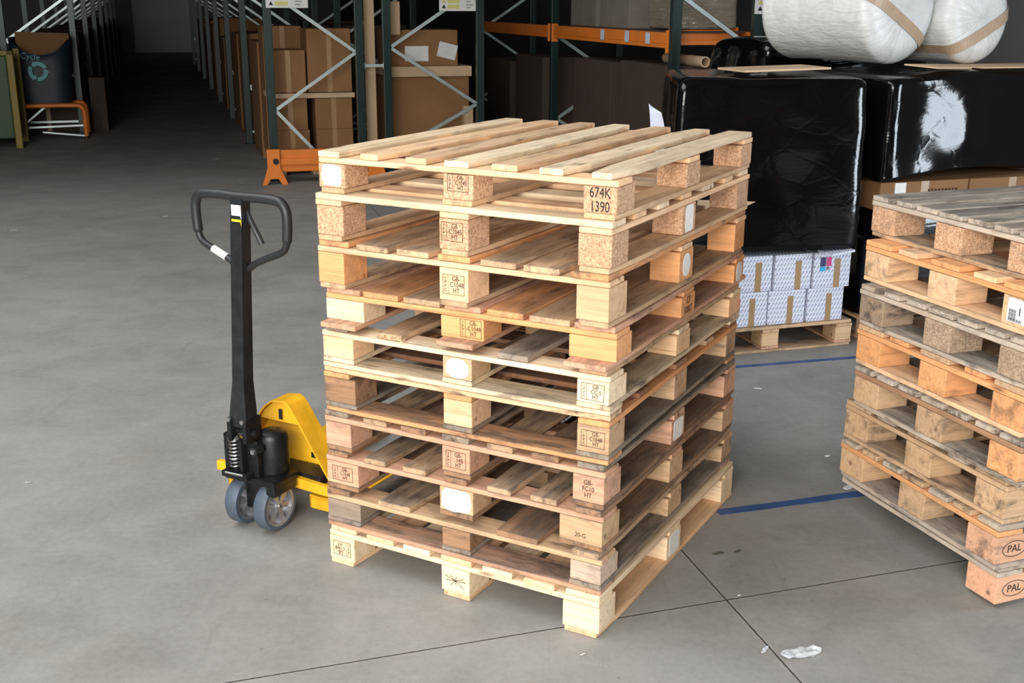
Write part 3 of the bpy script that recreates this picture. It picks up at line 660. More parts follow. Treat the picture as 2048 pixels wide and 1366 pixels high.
# ================================================================ floor markings and litter
BLUE = mat_plain('blue_floor_paint', (0.035, 0.085, 0.24), 0.5, 0, 0.35, 12)
def floor_line(p, q, w0, label):
    p = Vector(p); q = Vector(q); d = (q-p).normalized(); n = Vector((-d.y, d.x)); c = (p+q)/2
    L = (q-p).length; N_ = 40; m = MB(); rg = random.Random(int(L*100))
    for i in range(N_+1):
        x = -L/2 + L*i/N_; a = w0/2 + rg.uniform(-0.002, 0.002); b_ = w0/2+rg.uniform(-0.002, 0.002)
        m.v += [(x, -a, 0), (x, b_, 0), (x, b_, 0.0012), (x, -a, 0.0012)]
        if i:
            k = 4*(i-1)
            for a2 in range(4): b2 = (a2+1) % 4; m.f.append((k+a2, k+b2, k+4+b2, k+4+a2))
    m.f += [(0, 3, 2, 1), (4*N_, 4*N_+1, 4*N_+2, 4*N_+3)]
    o = m.build('floor_line', BLUE, None, (c.x, c.y, 0), (0, 0, math.atan2(d.y, d.x))); tag(o, label, 'floor marking')
floor_line((0.765, 3.870), (3.6, 4.735), 0.046, 'blue line painted on the floor beside the foot of the centre stack')
floor_line((0.55, 5.475), (4.0, 6.38), 0.036, 'thin blue line painted on the floor in front of the load of white cartons')
FILM = NT('clear_film'); FILM.out((0.80, 0.84, 0.88), 0.15, 0.0, FILM.bump(FILM.noise(FILM.obj(), 60, 4), 0.6, 0.004), **{'Alpha': 0.45, 'Specular IOR Level': 0.9}); FILM = FILM.m
def scrap(x, y, rz, lx, ly, h, mat, name, label, cat, seed, group=None):
    m = MB(); nx, ny = 12, 6; rg = random.Random(seed)
    for i in range(nx+1):
        for j in range(ny+1):
            u, v = i/nx*2-1, j/ny*2-1; tap = math.sqrt(max(0.0, 1-abs(u)**2.4))*0.9+0.1
            m.v.append((u*lx/2, v*ly/2*tap + 0.15*ly*math.sin(u*2), 0.0015 + h*abs(noise.noise(Vector((u*2.5+seed, v*2.5, 0))))*1.6))
    for i in range(nx):
        for j in range(ny): a = i*(ny+1)+j; m.f.append((a, a+ny+1, a+ny+2, a+1))
    o = m.build(name, mat, None, (x, y, 0), (0, 0, rz), smooth=True)
    sm = o.modifiers.new('s', 'SOLIDIFY'); sm.thickness = 0.0006; sm.offset = 1
    return tag(o, label, cat, group)
scrap(0.843, 2.915, 0.05, 0.125, 0.05, 0.014, FILM, 'plastic_film_scrap', 'crumpled scrap of clear film on the floor at the bottom right', 'litter', 3)
scrap(0.742, 2.935, 0.9, 0.045, 0.012, 0.004, FILM, 'plastic_film_scrap', 'small thin sliver of film left of the crumpled scrap, by the floor joint', 'litter', 5)
PALE = mat_plain('pale_chip', (0.72, 0.70, 0.66), 0.7)
def atz(px, py, z=0.0):
    d = fw + r2*(px-1024)/2279.68 - u2*(py-683)/2279.68; t = (z-1.8138)/d.z; return Vector((0, 0, 1.8138)) + d*t
LIT = [(1515, 778, -0.5, 0.040, 0.020, 'white oval chip on the floor between the stacks, below the white cartons'),
       (1655, 913, 0.3, 0.026, 0.016, 'tiny white chip on the floor left of the right-hand stack'),
       (1165, 1310, 0.4, 0.018, 0.005, 'pale wood sliver on the floor below the near foot of the centre stack'),
       (57, 966, 0.1, 0.022, 0.006, 'pale sliver on the floor near the left edge'),
       (12, 458, -1.3, 0.06, 0.006, 'thin pale strand at the far left of the floor'),
       (28, 461, 0.1, 0.055, 0.006, 'bent pale strand beside the thin one at the far left of the floor'),
       (330, 433, 0.0, 0.045, 0.006, 'short pale strand on the floor left of the jack handle'),
       (432, 318, 0.0, 0.09, 0.008, 'pale strip on the dim floor in front of the rack aisle'),
       (1697, 975, 0.5, 0.06, 0.03, 'scrap of pale film at the left foot of the right-hand stack'),
       (1478, 1192, 0.3, 0.012, 0.007, 'pale crumb lying in the floor joint near the crossing')]
for x, y, rz, a, b_, lab in LIT:
    p_ = atz(x, y); scrap(p_.x, p_.y, rz, a, b_, 0.003, PALE, 'litter_chip', lab, 'litter', int(x))
TWIG = mat_plain('dark_twig', (0.05, 0.055, 0.03), 0.8)
for x, y, L, lab in ((1436, 1108, 0.045, 'dark shred of leaf on the floor right of the centre stack'), (1475, 1104, 0.025, 'small dark green shred beside the larger leaf shred')):
    p_ = atz(x, y); scrap(p_.x, p_.y, 0.2, L, 0.010, 0.004, TWIG, 'leaf_shred', lab, 'litter', int(x)+3)

# ================================================================ cartons and wrapped loads
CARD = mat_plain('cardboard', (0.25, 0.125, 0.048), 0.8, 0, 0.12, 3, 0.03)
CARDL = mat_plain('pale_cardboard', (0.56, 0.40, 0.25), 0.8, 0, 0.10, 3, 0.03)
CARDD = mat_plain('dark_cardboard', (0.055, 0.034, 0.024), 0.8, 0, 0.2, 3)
TAPE = mat_plain('brown_tape', (0.36, 0.22, 0.105), 0.35, 0, 0.1, 20)
def mat_printed():
    t = NT('printed_white_carton'); o = t.obj(); x = t.sep(o); n = t.sep(t.new('ShaderNodeTexCoord').outputs['Normal'])
    topf = t.math('GREATER_THAN', t.math('ABSOLUTE', n[2]), 0.7)
    u = t.math('DIVIDE', t.math('ADD', x[0], t.math('MULTIPLY', x[1], t.math('SUBTRACT', 1.0, topf))), 0.0200)
    v = t.math('DIVIDE', t.math('ADD', x[2], t.math('MULTIPLY', x[1], topf)), 0.0255)
    row = t.math('FLOOR', v); u = t.math('ADD', u, t.math('MULTIPLY', row, 0.35))
    fu = t.math('SUBTRACT', t.math('FRACT', u), 0.5); fv = t.math('SUBTRACT', t.math('FRACT', v), 0.5)
    p = t.math('SUBTRACT', t.math('MULTIPLY', fv, 0.75), t.math('MULTIPLY', fu, 0.75))       # across the stroke
    q = t.math('ADD', t.math('MULTIPLY', fv, 0.70), t.math('MULTIPLY', fu, 0.70))
    s1 = t.math('MULTIPLY', t.math('LESS_THAN', t.math('ABSOLUTE', p), 0.10), t.math('LESS_THAN', t.math('ABSOLUTE', q), 0.40))
    s2 = t.math('LESS_THAN', t.math('ADD', t.math('POWER', t.math('SUBTRACT', fu, 0.22), 2.0), t.math('POWER', t.math('SUBTRACT', fv, 0.25), 2.0)), 0.03)
    s = t.math('MAXIMUM', s1, s2)
    ink = t.mix(t.math('FRACT', t.math('MULTIPLY', row, 0.37)), (0.20, 0.24, 0.36), (0.22, 0.34, 0.30))
    return t.out(t.mix(s, (0.70, 0.72, 0.84), ink), 0.55)
PRINT = mat_printed()
NAVY = mat_plain('navy_print', (0.03, 0.03, 0.12), 0.5); MAG = mat_plain('magenta_print', (0.65, 0.05, 0.22), 0.5); CYAN = mat_plain('cyan_print', (0.03, 0.40, 0.75), 0.5)
def carton(name, a, b, z, sa, sb, sz, mat, label, group=None, tape=None, tm=None, rz=0.0, cat='box', bevel=0.006):
    """a, b: building coordinates of the centre of the footprint"""
    e = empty(name, B(a, b, z), TH+rz, label, cat, group)
    m = MB().box(-sa/2, sa/2, -sb/2, sb/2, 0, sz); m.build('carton_body', mat, e, bevel=bevel, seg=2)
    if tape:
        x, w2, z0, z1 = tape
        MB().box(x-w2/2, x+w2/2, -sb/2-0.0012, -sb/2-0.0002, z0, z1).build('packing_tape', tm or TAPE, e)
    return e
def print_label(e, x, z, sb, w2=0.05, h=0.045):
    y = -sb/2-0.0014
    p_ = MB().box(x-w2/2, x-0.002, y, y+0.001, z, z+h).build('navy_label', NAVY, e)
    MB().box(x-w2/2, x-0.002, y, y+0.001, z-0.026, z-0.001).build('cyan_label', CYAN, e)
    MB().box(x+0.002, x+w2/2-0.003, y, y+0.001, z-0.0, z+h).build('magenta_label', MAG, e)
    m = MB(); 
    for k in range(6): m.box(x+0.004+k*0.003, x+0.0055+k*0.003, y-0.0005, y, z-0.02, z-0.004)
    m.build('label_barcode', BLACKINK, e)
BF = 5.235
LP = pallet(B(3.06, BF+0.6), 0, TH, 1.0, 1.2, 0.146, dict(deck_col=[C_TAN], cross_col=C_TAN, block_col=C_TAN, wear=0.6, perim=True, bottom_col=C_PINK, perim_col=C_TAN, dir='across'),
       'pallet carrying the white patterned cartons under black wrap', None, 120)[0]
low = [(2.70, 0.0), (2.925, 0.01), (3.155, 0.0), (3.390, 0.0)]
names_low = ['white patterned carton, bottom row, left end behind the centre stack', 'white patterned carton with navy and pink label, bottom row left', 'white patterned carton, bottom row middle, tape up its front', 'white patterned carton, bottom row, right end on the pallet edge']
names_up = ['white patterned carton, upper row, left end behind the centre stack', 'white patterned carton, upper row left, tape down its front', 'white patterned carton, upper row middle, under the black wrap', 'white patterned carton with cyan, navy and pink label, upper row right end']
for k, (a, dz) in enumerate(low):
    e = carton('printed_carton', a, BF+0.17, 0.1465, 0.221, 0.30, 0.188, PRINT, names_low[k], 'white patterned cartons on the pallet', (0.02, 0.034, 0.0, 0.155), rz=(-0.01, 0.01, 0.0, 0.01)[k])
    if k == 1: print_label(e, -0.075, 0.115, 0.30)
for k, (a, dz) in enumerate(low):
    a += 0.02 if k else -0.01
    e = carton('printed_carton', a, BF+(0.16, 0.175, 0.165, 0.155)[k], 0.3355, 0.221, 0.30, 0.195, PRINT, names_up[k], 'white patterned cartons on the pallet', (0.03, 0.036, 0.0, 0.16), rz=(0.0, -0.01, 0.01, -0.02)[k])
    if k == 3: print_label(e, -0.04, 0.12, 0.30, 0.07, 0.05)
# flap of printed card poking out of the wrap
tag(MB().box(-0.075, 0.075, -0.06, 0.06, 0, 0.012).build('carton_flap', PRINT, None, B(3.40, BF-0.03, 0.540), (0.0, -0.08, TH+0.1)), 'loose white patterned card flap lying on the upper right carton', 'card flap')
def mat_black_film():
    t = NT('black_stretch_film'); o = t.obj()
    n1 = t.noise(t.mapping(o, (3, 3, 9), (0.1, 0.2, 0)), 1.0, 5, 0.6, 1.2); n2 = t.noise(t.mapping(o, (8, 8, 60), (0.05, 0.3, 0.1)), 1.0, 3, 0.6)
    r = t.vor(t.mapping(o, (5, 5, 8)), 1.0, 'Distance', 'DISTANCE_TO_EDGE')
    h = t.math('ADD', t.math('ADD', t.math('MULTIPLY', n1, 0.6), t.math('MULTIPLY', n2, 0.05)), t.math('MULTIPLY', t.rng(r, 0, 0.08, 0, 1), 0.10))
    return t.out((0.0025, 0.0025, 0.003), 0.10, 0.0, t.bump(h, 0.13, 0.03), **{'Specular IOR Level': 0.42})
BFILM = mat_black_film()
def wrapped(name, a0, a1, b0, b1, z0, z1, seed, mat, label, cat='wrapped load', amp=0.03, dent=None, round_=0.10, bottom=None, shear=0.0):
    """film-wrapped load: rounded box with uneven, sagging surface. dent(x, z) moves the front face"""
    sx, sy, sz = a1-a0, b1-b0, z1-z0; n = 30; m = MB(); idx = {}
    bm = bmesh.new(); bmesh.ops.create_cube(bm, size=2.0); bmesh.ops.subdivide_edges(bm, edges=bm.edges[:], cuts=n, use_grid_fill=True)
    for v in bm.verts:
        x, y, z = v.co; k = 18
        # round the vertical and top edges
        l = (abs(x)**k + abs(y)**k + (abs(z)**k if z > 0 else 0))**(1/k); mx = max(abs(x), abs(y), abs(z) if z > 0 else 0)
        s_ = mx/l if l > 0 else 1
        x *= s_; y *= s_
        if z > 0: z *= s_
        p_ = Vector((x*sx/2, y*sy/2, (z+1)/2*sz))
        nv = Vector((p_.x*1.6, p_.y*1.6, p_.z*2.2)) + Vector((seed*7.1, 0, 0))
        d = noise.noise(nv)*amp + noise.noise(nv*3.1)*amp*0.35
        out = Vector((x, y, 0)); out = out.normalized() if out.length > 0.3 else Vector((0, 0, 1))
        p_ += out*d*0.9 + Vector((0, 0, noise.noise(nv*1.3+Vector((3, 3, 3)))*amp*0.8*(1 if z > 0.5 else 0)))
        if z < -0.6 and bottom: p_.z += bottom(p_.x)*(-z-0.6)/0.4
        if dent and y < -0.5: p_.y += dent(p_.x, p_.z)
        p_.x += shear*(p_.y+sy/2)*(0.5-x/2)
        v.co = p_
    me = bpy.data.meshes.new(name); bmesh.ops.recalc_face_normals(bm, faces=bm.faces)
    for f in bm.faces: f.smooth = True
    bm.to_mesh(me); bm.free()
    e = empty(name, B((a0+a1)/2, (b0+b1)/2, z0), TH, label, cat)
    link('film_cover', me, mat, e); return e
wrapped('black_wrapped_load', 2.46, 3.52, BF+0.03, BF+0.95, 0.560, 1.455, 2, BFILM, 'black film wrapped load standing on the white patterned cartons', amp=0.022, shear=0.36, dent=lambda x, z: -0.13*(x+0.2) if x > -0.2 else 0.0)
def tris(x, z):                          # tight facet that tilts, under it a pinched knot
    w_ = math.exp(-(abs((x+0.20)/0.25)**4 + abs((z-0.34)/0.19)**4)); return 0.17*((x+0.5) - w_*(x+0.22))
w2_ = wrapped('black_wrapped_load', 3.62, 4.80, BF-0.05, BF+1.10, 0.895, 1.455, 5, BFILM, 'black film wrapped load with glossy reflection, behind the right-hand stack', amp=0.035, dent=tris, bottom=lambda x: 0.03*(1+math.cos(x*4)))
# carton base under the right wrapped load
e = carton('brown_carton', 3.95, BF+0.52, 0.735, 0.56, 1.0, 0.155, CARD, 'brown carton with white label under the black wrapped load at the right', None, (0.0, 0.05, 0, 0.155))
MB().box(-0.19, -0.12, -0.5015, -0.5003, 0.09, 0.15).build('address_label', WHT, e)
m = MB()
for k in range(9): m.box(0.02+k*0.022, 0.034+k*0.022, -0.5015, -0.5003, 0.09, 0.11)
m.build('printed_line', INK, e)
carton('brown_carton', 4.52, BF+0.52, 0.735, 0.56, 1.0, 0.155, CARD, 'brown carton under the right black wrapped load, at the photo edge', None, (0.0, 0.05, 0, 0.155))
wrapped('black_wrapped_load', 3.64, 4.82, BF+0.0, BF+1.05, 0.150, 0.725, 15, BFILM, 'low black film wrapped layer on the pallet behind the right-hand stack', amp=0.012, round_=0.04)
pallet(B(4.24, BF+0.55), 0, TH, 1.15, 1.1, 0.146, dict(deck_col=[C_TAN], block_col=C_TAN, wear=0.6, bottom_col=C_PINK, dir='across', deck=[(-0.45, 0.1), (-0.15, 0.1), (0.15, 0.1), (0.45, 0.1)]),
       'pallet hidden behind the right-hand stack, carrying brown cartons', None, 121)
wrapped('black_wrapped_load', 3.65, 4.85, BF+1.32, BF+2.15, 0.0, 1.58, 9, BFILM, 'tall black film wrapped load standing behind the one on the white cartons', amp=0.05)
# paper sheet on the corner of the left wrap
def sheet(name, w2, h, mat, loc, rz, label, cat, curl=0.03, th=0.0008):
    m = MB(); nx, nz = 8, 16
    for i in range(nx+1):
        for j in range(nz+1):
            u, v = i/nx, j/nz; m.v.append((u*w2 + 0.022*math.sin(v*3.0) - 0.02*v*v*u, -curl*(u-0.5)**2*4 - 0.02*v*v, v*h - 0.045*h*u*v*3*v))
    for i in range(nx):
        for j in range(nz): a = i*(nz+1)+j; m.f.append((a, a+nz+1, a+nz+2, a+1))
    o = m.build(name, mat, None, loc, (0, 0, rz), smooth=True); s_ = o.modifiers.new('s', 'SOLIDIFY'); s_.thickness = th
    return tag(o, label, cat)
sheet('paper_sheet', 0.085, 0.32, mat_plain('white_paper', (0.72, 0.74, 0.86), 0.6), B(2.235, BF-0.10, 1.03), TH, 'curled white paper sheet hanging at the left corner of the black wrapped load', 'paper', 0.012)
# flattened cardboard pieces
tag(MB().box(-0.25, 0.25, -0.15, 0.15, 0, 0.010).build('cardboard_sheet', CARDL, None, B(3.11, BF+0.25, 1.478), (0.0, -0.02, TH)), 'flat pale cardboard sheet on top of the left black wrapped load', 'cardboard')
tag(MB().box(-0.17, 0.17, -0.10, 0.10, 0, 0.008).build('cardboard_sheet', CARDL, None, B(4.02, BF+0.11, 1.486), (0.05, 0.03, TH+0.4)), 'folded brown cardboard piece beneath the bubble wrap rolls', 'cardboard')
tag(MB().box(-0.30, 0.30, -0.18, 0.18, 0, 0.006).build('cardboard_sheet', CARDL, None, B(4.56, BF+0.24, 1.478), (0.0, 0.0, TH)), 'wide cardboard sheet topping the right black wrapped load', 'cardboard')
# cardboard slip sheet sticking out of the film beside the stack
tag(MB().prism([(-0.20, 0), (-0.06, 0.0), (0.10, 0.07), (-0.20, 0.085)], 0.012).build('cardboard_offcut', CARDL, None, B(2.73, BF-0.14, 0.785), (0, 0, TH-0.15)), 'pale cardboard offcut sticking out of the black wrap behind the centre stack', 'cardboard')

# ---- bubble wrap rolls
def mat_bubble():
    t = NT('bubble_wrap'); o = t.obj(); n1 = t.noise(o, 9, 4, 0.6, 0.8)
    x = t.sep(o); an = t.math('ARCTAN2', x[1], x[2]); cx = t.new('ShaderNodeCombineXYZ'); t.inp(cx, 0, t.math('MULTIPLY', an, 3.0)); t.inp(cx, 1, t.math('MULTIPLY', x[0], 2.0))
    n2 = t.noise(cx.outputs[0], 3.0, 5, 0.65, 0.6)
    c = t.ramp(n1, [(0.3, (0.60, 0.61, 0.60)), (0.7, (0.74, 0.75, 0.75))])
    return t.out(c, 0.32, 0.0, t.bump(t.math('ADD', t.math('MULTIPLY', n1, 0.4), t.math('MULTIPLY', n2, 0.6)), 0.5, 0.03), **{'Subsurface Weight': 0.0})
BUB = mat_bubble()
def roll(loc, axis_rz, L, R, tape_ang, label, tilt=0.0, toff=-0.075):
    e = empty('bubble_wrap_roll', loc, axis_rz, label, 'bubble wrap roll', 'bubble wrap rolls'); e.rotation_euler[1] = tilt
    cap = 0.085
    def prof(r): return L/2 - cap + cap*math.sqrt(max(0.0, 1-(r/R)**4.5))   # bulging end (axis = local x)
    pts = [(0.004, prof(0.004))] + [(R*math.sin(k*PI/2/14), prof(R*math.sin(k*PI/2/14))) for k in range(2, 15)]
    full = [(r, -z) for r, z in pts] + [(R*1.0, -L/6), (R*1.005, 0), (R*1.0, L/6)] + [(r, z) for r, z in pts[::-1]]
    m = MB().lathe(full, 64, Matrix.Rotation(PI/2, 4, 'Y'))
    for i, v in enumerate(m.v):
        p_ = Vector(v); d = 1 + 0.045*noise.noise(p_*2.2+loc) + 0.015*noise.noise(p_*7); m.v[i] = (p_.x*(1+0.015*noise.noise(p_*4)), p_.y*d, p_.z*d)
    m.build('roll_body', BUB, e, (0, 0, R), smooth=True)
    # tape across the end and along the side
    tm = MB(); w2 = 0.060; ca, sa = math.cos(tape_ang), math.sin(tape_ang); path = []
    nseg = 34
    for k in range(nseg+1):
        s_ = -1 + 2*k/nseg; rr_ = R*math.sin(s_*PI/2)
        path.append((prof(abs(rr_)), rr_))
    path = [(0.0, -R*1.0)] + path + [(0.0, R*1.0)]
    for k, (x, s_) in enumerate(path):
        for sd in (-1, 1):
            off = toff + sd*w2/2; y = s_*ca - off*sa; z = s_*sa + off*ca; rad = math.hypot(y, z)
            if rad > R: y *= R/rad; z *= R/rad; rad = R
            xx = x if k in (0, len(path)-1) else prof(rad)
            p0 = Vector((xx, y, z)); d = 1 + 0.045*noise.noise(p0*2.2+loc) + 0.015*noise.noise(p0*7)
            g = 1.02
            tm.v.append((xx*(1+0.015*noise.noise(p0*4))+0.006, y*d*g, z*d*g))
        if k: a = 2*(k-1); tm.f.append((a, a+1, a+3, a+2))
    o = tm.build('packing_tape', TAPE_PALE, e, (0, 0, R)); s2 = o.modifiers.new('s', 'SOLIDIFY'); s2.thickness = 0.001
    return e
TAPE_PALE = mat_plain('pale_brown_tape', (0.44, 0.32, 0.22), 0.35, 0, 0.12, 25)
roll(B(3.78, BF+0.67, 1.495), -0.98, 0.84, 0.300, -0.50, 'larger bubble wrap roll on the black wrapped loads, tape sloping down to the right')
roll(B(4.38, BF+0.70, 1.487), -1.10, 0.76, 0.250, 0.45, 'smaller bubble wrap roll at the right, tape sloping up to the right')

# ================================================================ racking in the background
GREEN = mat_plain('dark_green_enamel', (0.010, 0.028, 0.025), 0.35, 0.2, 0.2, 6)
ORANGE = mat_plain('orange_enamel', (0.75, 0.20, 0.022), 0.40, 0, 0.12, 5)
GALV = mat_plain('galvanised_steel', (0.50, 0.58, 0.58), 0.38, 0.55, 0.12, 8)
SIGNW = mat_plain('sign_white', (0.72, 0.72, 0.72), 0.5)
SIGNY = mat_plain('sign_yellow', (0.62, 0.60, 0.18), 0.5)
def rack_frame(a0, a1, b, label, group, zig, sign=None, H=2.6, foot=True, spacer=None):
    e = empty('storage_rack_upright', B((a0+a1)/2, b), TH, label, 'rack frame', group); hw = (a1-a0)/2
    for s in (-1, 1):
        m = MB(); x = s*hw
        m.box(x-0.042, x+0.042, -0.034, 0.034, 0.006, H)
        for k in range(int(H/0.075)):                      # row of punched tabs standing on the face
            pass
        p_ = m.build('post', GREEN, e, bevel=0.004)
        MB().box(x-0.06, x+0.06, -0.06, 0.06, 0, 0.006).build('foot_plate', GREEN, e)
    xi = hw-0.035
    for (s0, z0), (s1, z1) in zip(zig[:-1], zig[1:]):
        MB().bar((s0*xi, 0.0, z0), (s1*xi, 0.0, z1), 0.024, 0.034).build('brace', GALV, e)
    MB().bar((-xi, 0, 0.16), (xi, 0, 0.16), 0.03, 0.03).build('brace', GALV, e)
    if sign is not None:
        x0, x1, z0 = sign; s_ = MB().box(x0, x1, -0.045, -0.040, z0, z0+0.25).build('load_sign', SIGNW, e)
        for k in range(2):
            MB().box(x0+0.09, x0+0.22, -0.047, -0.0452, z0+0.045+k*0.055-0.022, z0+0.045+k*0.055+0.018).build('yellow_panel', SIGNY, s_)
            tri = MB(); cx, cz = x0+0.05, z0+0.045+k*0.055; tri.prism([(cx-0.022, cz-0.018), (cx+0.022, cz-0.018), (cx, cz+0.02)], 0.002, Matrix.Translation((0, -0.0475, 0))); tri.build('warning_triangle', SIGNY if k else BLACKINK, s_)
        tl = MB()
        for k in range(5): tl.box(x0+0.29, x0+0.29+0.02*(1+k % 2)+0.03, -0.047, -0.0452, z0+0.03+0.03*k, z0+0.036+0.03*k)
        tl.build('small_print', BLACKINK, s_)
    return e
zA = [(0.2, 0.16), (-1, 0.729), (1, 1.303), (-1, 1.90), (1, 2.5)]
zB = [(1, 0.16), (-1, 0.25), (1, 0.75), (-1, 1.348), (1, 1.95), (-1, 2.5)]
zL = [(1, 0.16), (1, 0.78), (-1, 1.27), (1, 1.86), (-1, 2.45)]
ordn = ['nearest', 'second', 'third', 'fourth', 'fifth', 'sixth', 'seventh', 'eighth']
for k in range(8):
    b = 12.15+3.36*k
    rack_frame(1.115, 2.04, b, '%s dark green rack frame in the row on the right side of the aisle' % ordn[k], 'rack frames right of the aisle', zA if k == 0 else [(1, 0.16), (-1, 0.729), (1, 1.303), (-1, 1.90), (1, 2.5)], (-0.47, -0.05, 1.744) if k == 0 else None)
    if k < 3:
        rack_frame(2.33, 3.34, b, ('%s dark green rack frame back to back with the aisle row, behind the centre stack' if k == 0 else '%s frame of the inner rack row behind the centre stack, deep in shade') % ordn[k], 'rack frames of the inner row', zB, (0.055, 0.45, 1.717) if k == 0 else None)
    b2 = 17.5+3.36*k
    if k < 7: rack_frame(-1.97, -1.06, b2, '%s dark green rack frame in the row on the left side of the aisle' % ordn[k], 'rack frames left of the aisle', zL)
sp = empty('row_spacer', B(2.185, 12.12, 1.168), TH, 'short galvanised spacer bar joining the two nearest rack frames', 'spacer bar')
MB().bar((-0.095, 0, 0), (0.095, 0, 0), 0.03, 0.03).build('bar', GALV, sp)
for x_ in (-0.1, 0.096): MB().box(x_, x_+0.004, -0.03, 0.03, -0.03, 0.03).build('end_plate', GALV, sp)
# beams
TAGW = mat_plain('beam_tag', (0.55, 0.60, 0.68), 0.5)
def beam(a, b0, b1, z, label, tags=(), along='b', h=0.13):
    c = B(a, (b0+b1)/2, z) if along == 'b' else B((b0+b1)/2, a, z); L = b1-b0
    e = empty('rack_beam', c, TH + (PI/2 if along == 'b' else 0), label, 'rack beam')
    m = MB().box(-L/2, L/2, -0.022, 0.022, 0, h).box(-L/2, L/2, -0.028, 0.028, h*0.30, h*0.38); m.build('beam_profile', ORANGE, e, bevel=0.004)
    MB().box(-L/2-0.004, -L/2+0.03, -0.035, 0.035, -0.04, h+0.02).box(L/2-0.03, L/2+0.004, -0.035, 0.035, -0.04, h+0.02).build('end_connector', ORANGE, e, bevel=0.003)
    for t_ in tags: MB().box(t_-0.05, t_+0.05, 0.0285, 0.0300, h*0.2, h*0.95).build('bay_tag', TAGW, e)
    return e
for k in range(3):
    beam(1.09, 12.2+3.36*k, 15.46+3.36*k, 2.25, '%s orange beam high on the aisle side of the right rack row' % ordn[k])
# orange end guard at the foot of the nearest frame
g = empty('guard_rail', B(1.58, 11.96), TH, 'orange steel guard rail at the foot of the nearest rack', 'guard rail')
m = MB().box(-0.50, 0.56, -0.03, 0.03, 0.12, 0.345); m.box(-0.50, 0.56, -0.055, 0.0, 0.19, 0.26); m.build('rail', ORANGE, g, bevel=0.012)
for s in (-0.50, 0.56):
    m = MB().prism([(s-0.075, 0.0), (s-0.04, 0.06), (s+0.04, 0.06), (s+0.075, 0.0), (s+0.14, 0.0), (s+0.065, 0.17), (s+0.065, 0.36), (s-0.065, 0.36), (s-0.065, 0.17), (s-0.12, 0.0)] if s < 0 else
                   [(s-0.12, 0.0), (s+0.12, 0.0), (s+0.065, 0.17), (s+0.065, 0.36), (s-0.065, 0.36), (s-0.065, 0.17)], 0.05, Matrix.Translation((0, -0.085, 0)))
    m.build('guard_foot', ORANGE, g, bevel=0.004)
    MB().tube([(s+0.02, -0.087, 0.24), (s+0.02, -0.10, 0.24)], 0.03, 16).build('guard_bolt', BLK, g, smooth=True)
# nearer rack row at the right
rack_frame(4.235, 5.0, 9.16, 'dark green rack frame with bright brace behind the bubble wrap rolls', 'rack frames of the right row', [(1, 0.16), (-1, 0.55), (1, 0.9), (-0.85, 1.05), (1, 1.43), (-1, 1.87), (1, 2.3)], (0.33, 0.50, 1.72))
rack_frame(4.235, 5.0, 12.3, 'dark green rack frame one bay behind the braced frame at the right', 'rack frames of the right row', [(1, 0.16), (-1, 0.55), (1, 1.0), (-1, 1.45), (1, 1.9), (-1, 2.4)])
rack_frame(4.235, 5.0, 15.45, 'dark green rack frame two bays behind the braced frame at the right', 'rack frames of the right row', [(1, 0.16), (-1, 0.55), (1, 1.0), (-1, 1.45), (1, 1.9), (-1, 2.4)])
beam(4.215, 9.205, 12.25, 1.435, 'orange rack beam with three pale bay tags, above the centre stack', (-1.10, -0.62, 0.0))
beam(4.215, 12.35, 15.4, 1.435, 'orange rack beam one bay further back, deep in shade')
beam(5.03, 9.205, 12.25, 1.435, 'orange rack beam on the far side of the right rack bay')
beam(9.40, 4.30, 4.93, 1.455, 'short orange cross beam in the right rack, under the silvery wrapped load', (), 'a')

# ================================================================ goods in the racks
def box_grid(): pass
pallet(B(1.60, 13.1), 0, TH, 0.86, 1.2, 0.146, dict(deck_col=[C_TAN], block_col=C_TAN, wear=0.5, bottom_col=C_TAN, cross_col=C_TAN), 'pallet on the floor inside the nearest rack bay', None, 130)
G1 = 'brown cartons in the nearest rack bay'
for (a, b, z, sa, sb, sz, mt, lab) in [
    (1.36, 12.82, 0.147, 0.37, 0.5, 0.33, CARD, 'brown carton in the nearest rack bay, lowest on the left'),
    (1.815, 12.82, 0.147, 0.40, 0.5, 0.33, CARD, 'brown carton in the nearest rack bay, lowest on the right'),
    (1.35, 12.83, 0.478, 0.36, 0.5, 0.33, CARD, 'brown carton in the nearest rack bay, second layer left'),
    (1.815, 12.83, 0.478, 0.40, 0.5, 0.33, CARD, 'brown carton in the nearest rack bay, second layer right'),
    (1.345, 12.84, 0.872, 0.37, 0.55, 0.44, CARD, 'large brown carton on the board in the nearest rack bay, left'),
    (1.785, 12.84, 0.872, 0.47, 0.55, 0.66, CARD, 'tallest brown carton on the board in the nearest rack bay, right'),
    (1.36, 13.45, 0.147, 0.42, 0.6, 1.40, CARD, 'tall brown carton further back on the aisle side of the nearest rack bay')]:
    carton('brown_carton', a, b, z, sa, sb, sz, mt, lab, G1, (0.0, 0.05, 0.0, sz))
tag(MB().box(-0.46, 0.46, -0.30, 0.28, 0, 0.052).build('chipboard_sheet', CARDL, None, B(1.585, 12.86, 0.812), (0, 0, TH), bevel=0.003), 'pale board lying between the carton layers in the nearest rack bay', 'board')
for k in range(1, 6):
    b = 12.15+3.36*k
    carton('brown_carton', 1.58, b+0.9, 0.0, 0.86, 1.3, 1.5-0.1*(k % 3), CARD, 'large brown pallet carton in the %s bay right of the aisle' % ordn[k], 'pallet cartons right of the aisle', (0, 0.06, 0, 1.3))
    carton('brown_carton', 1.58, b+2.5, 0.0, 0.86, 1.2, 1.2+0.15*(k % 2), CARD, 'brown pallet carton at the back of the %s bay right of the aisle' % ordn[k], 'pallet cartons right of the aisle', (0, 0.06, 0, 1.1))
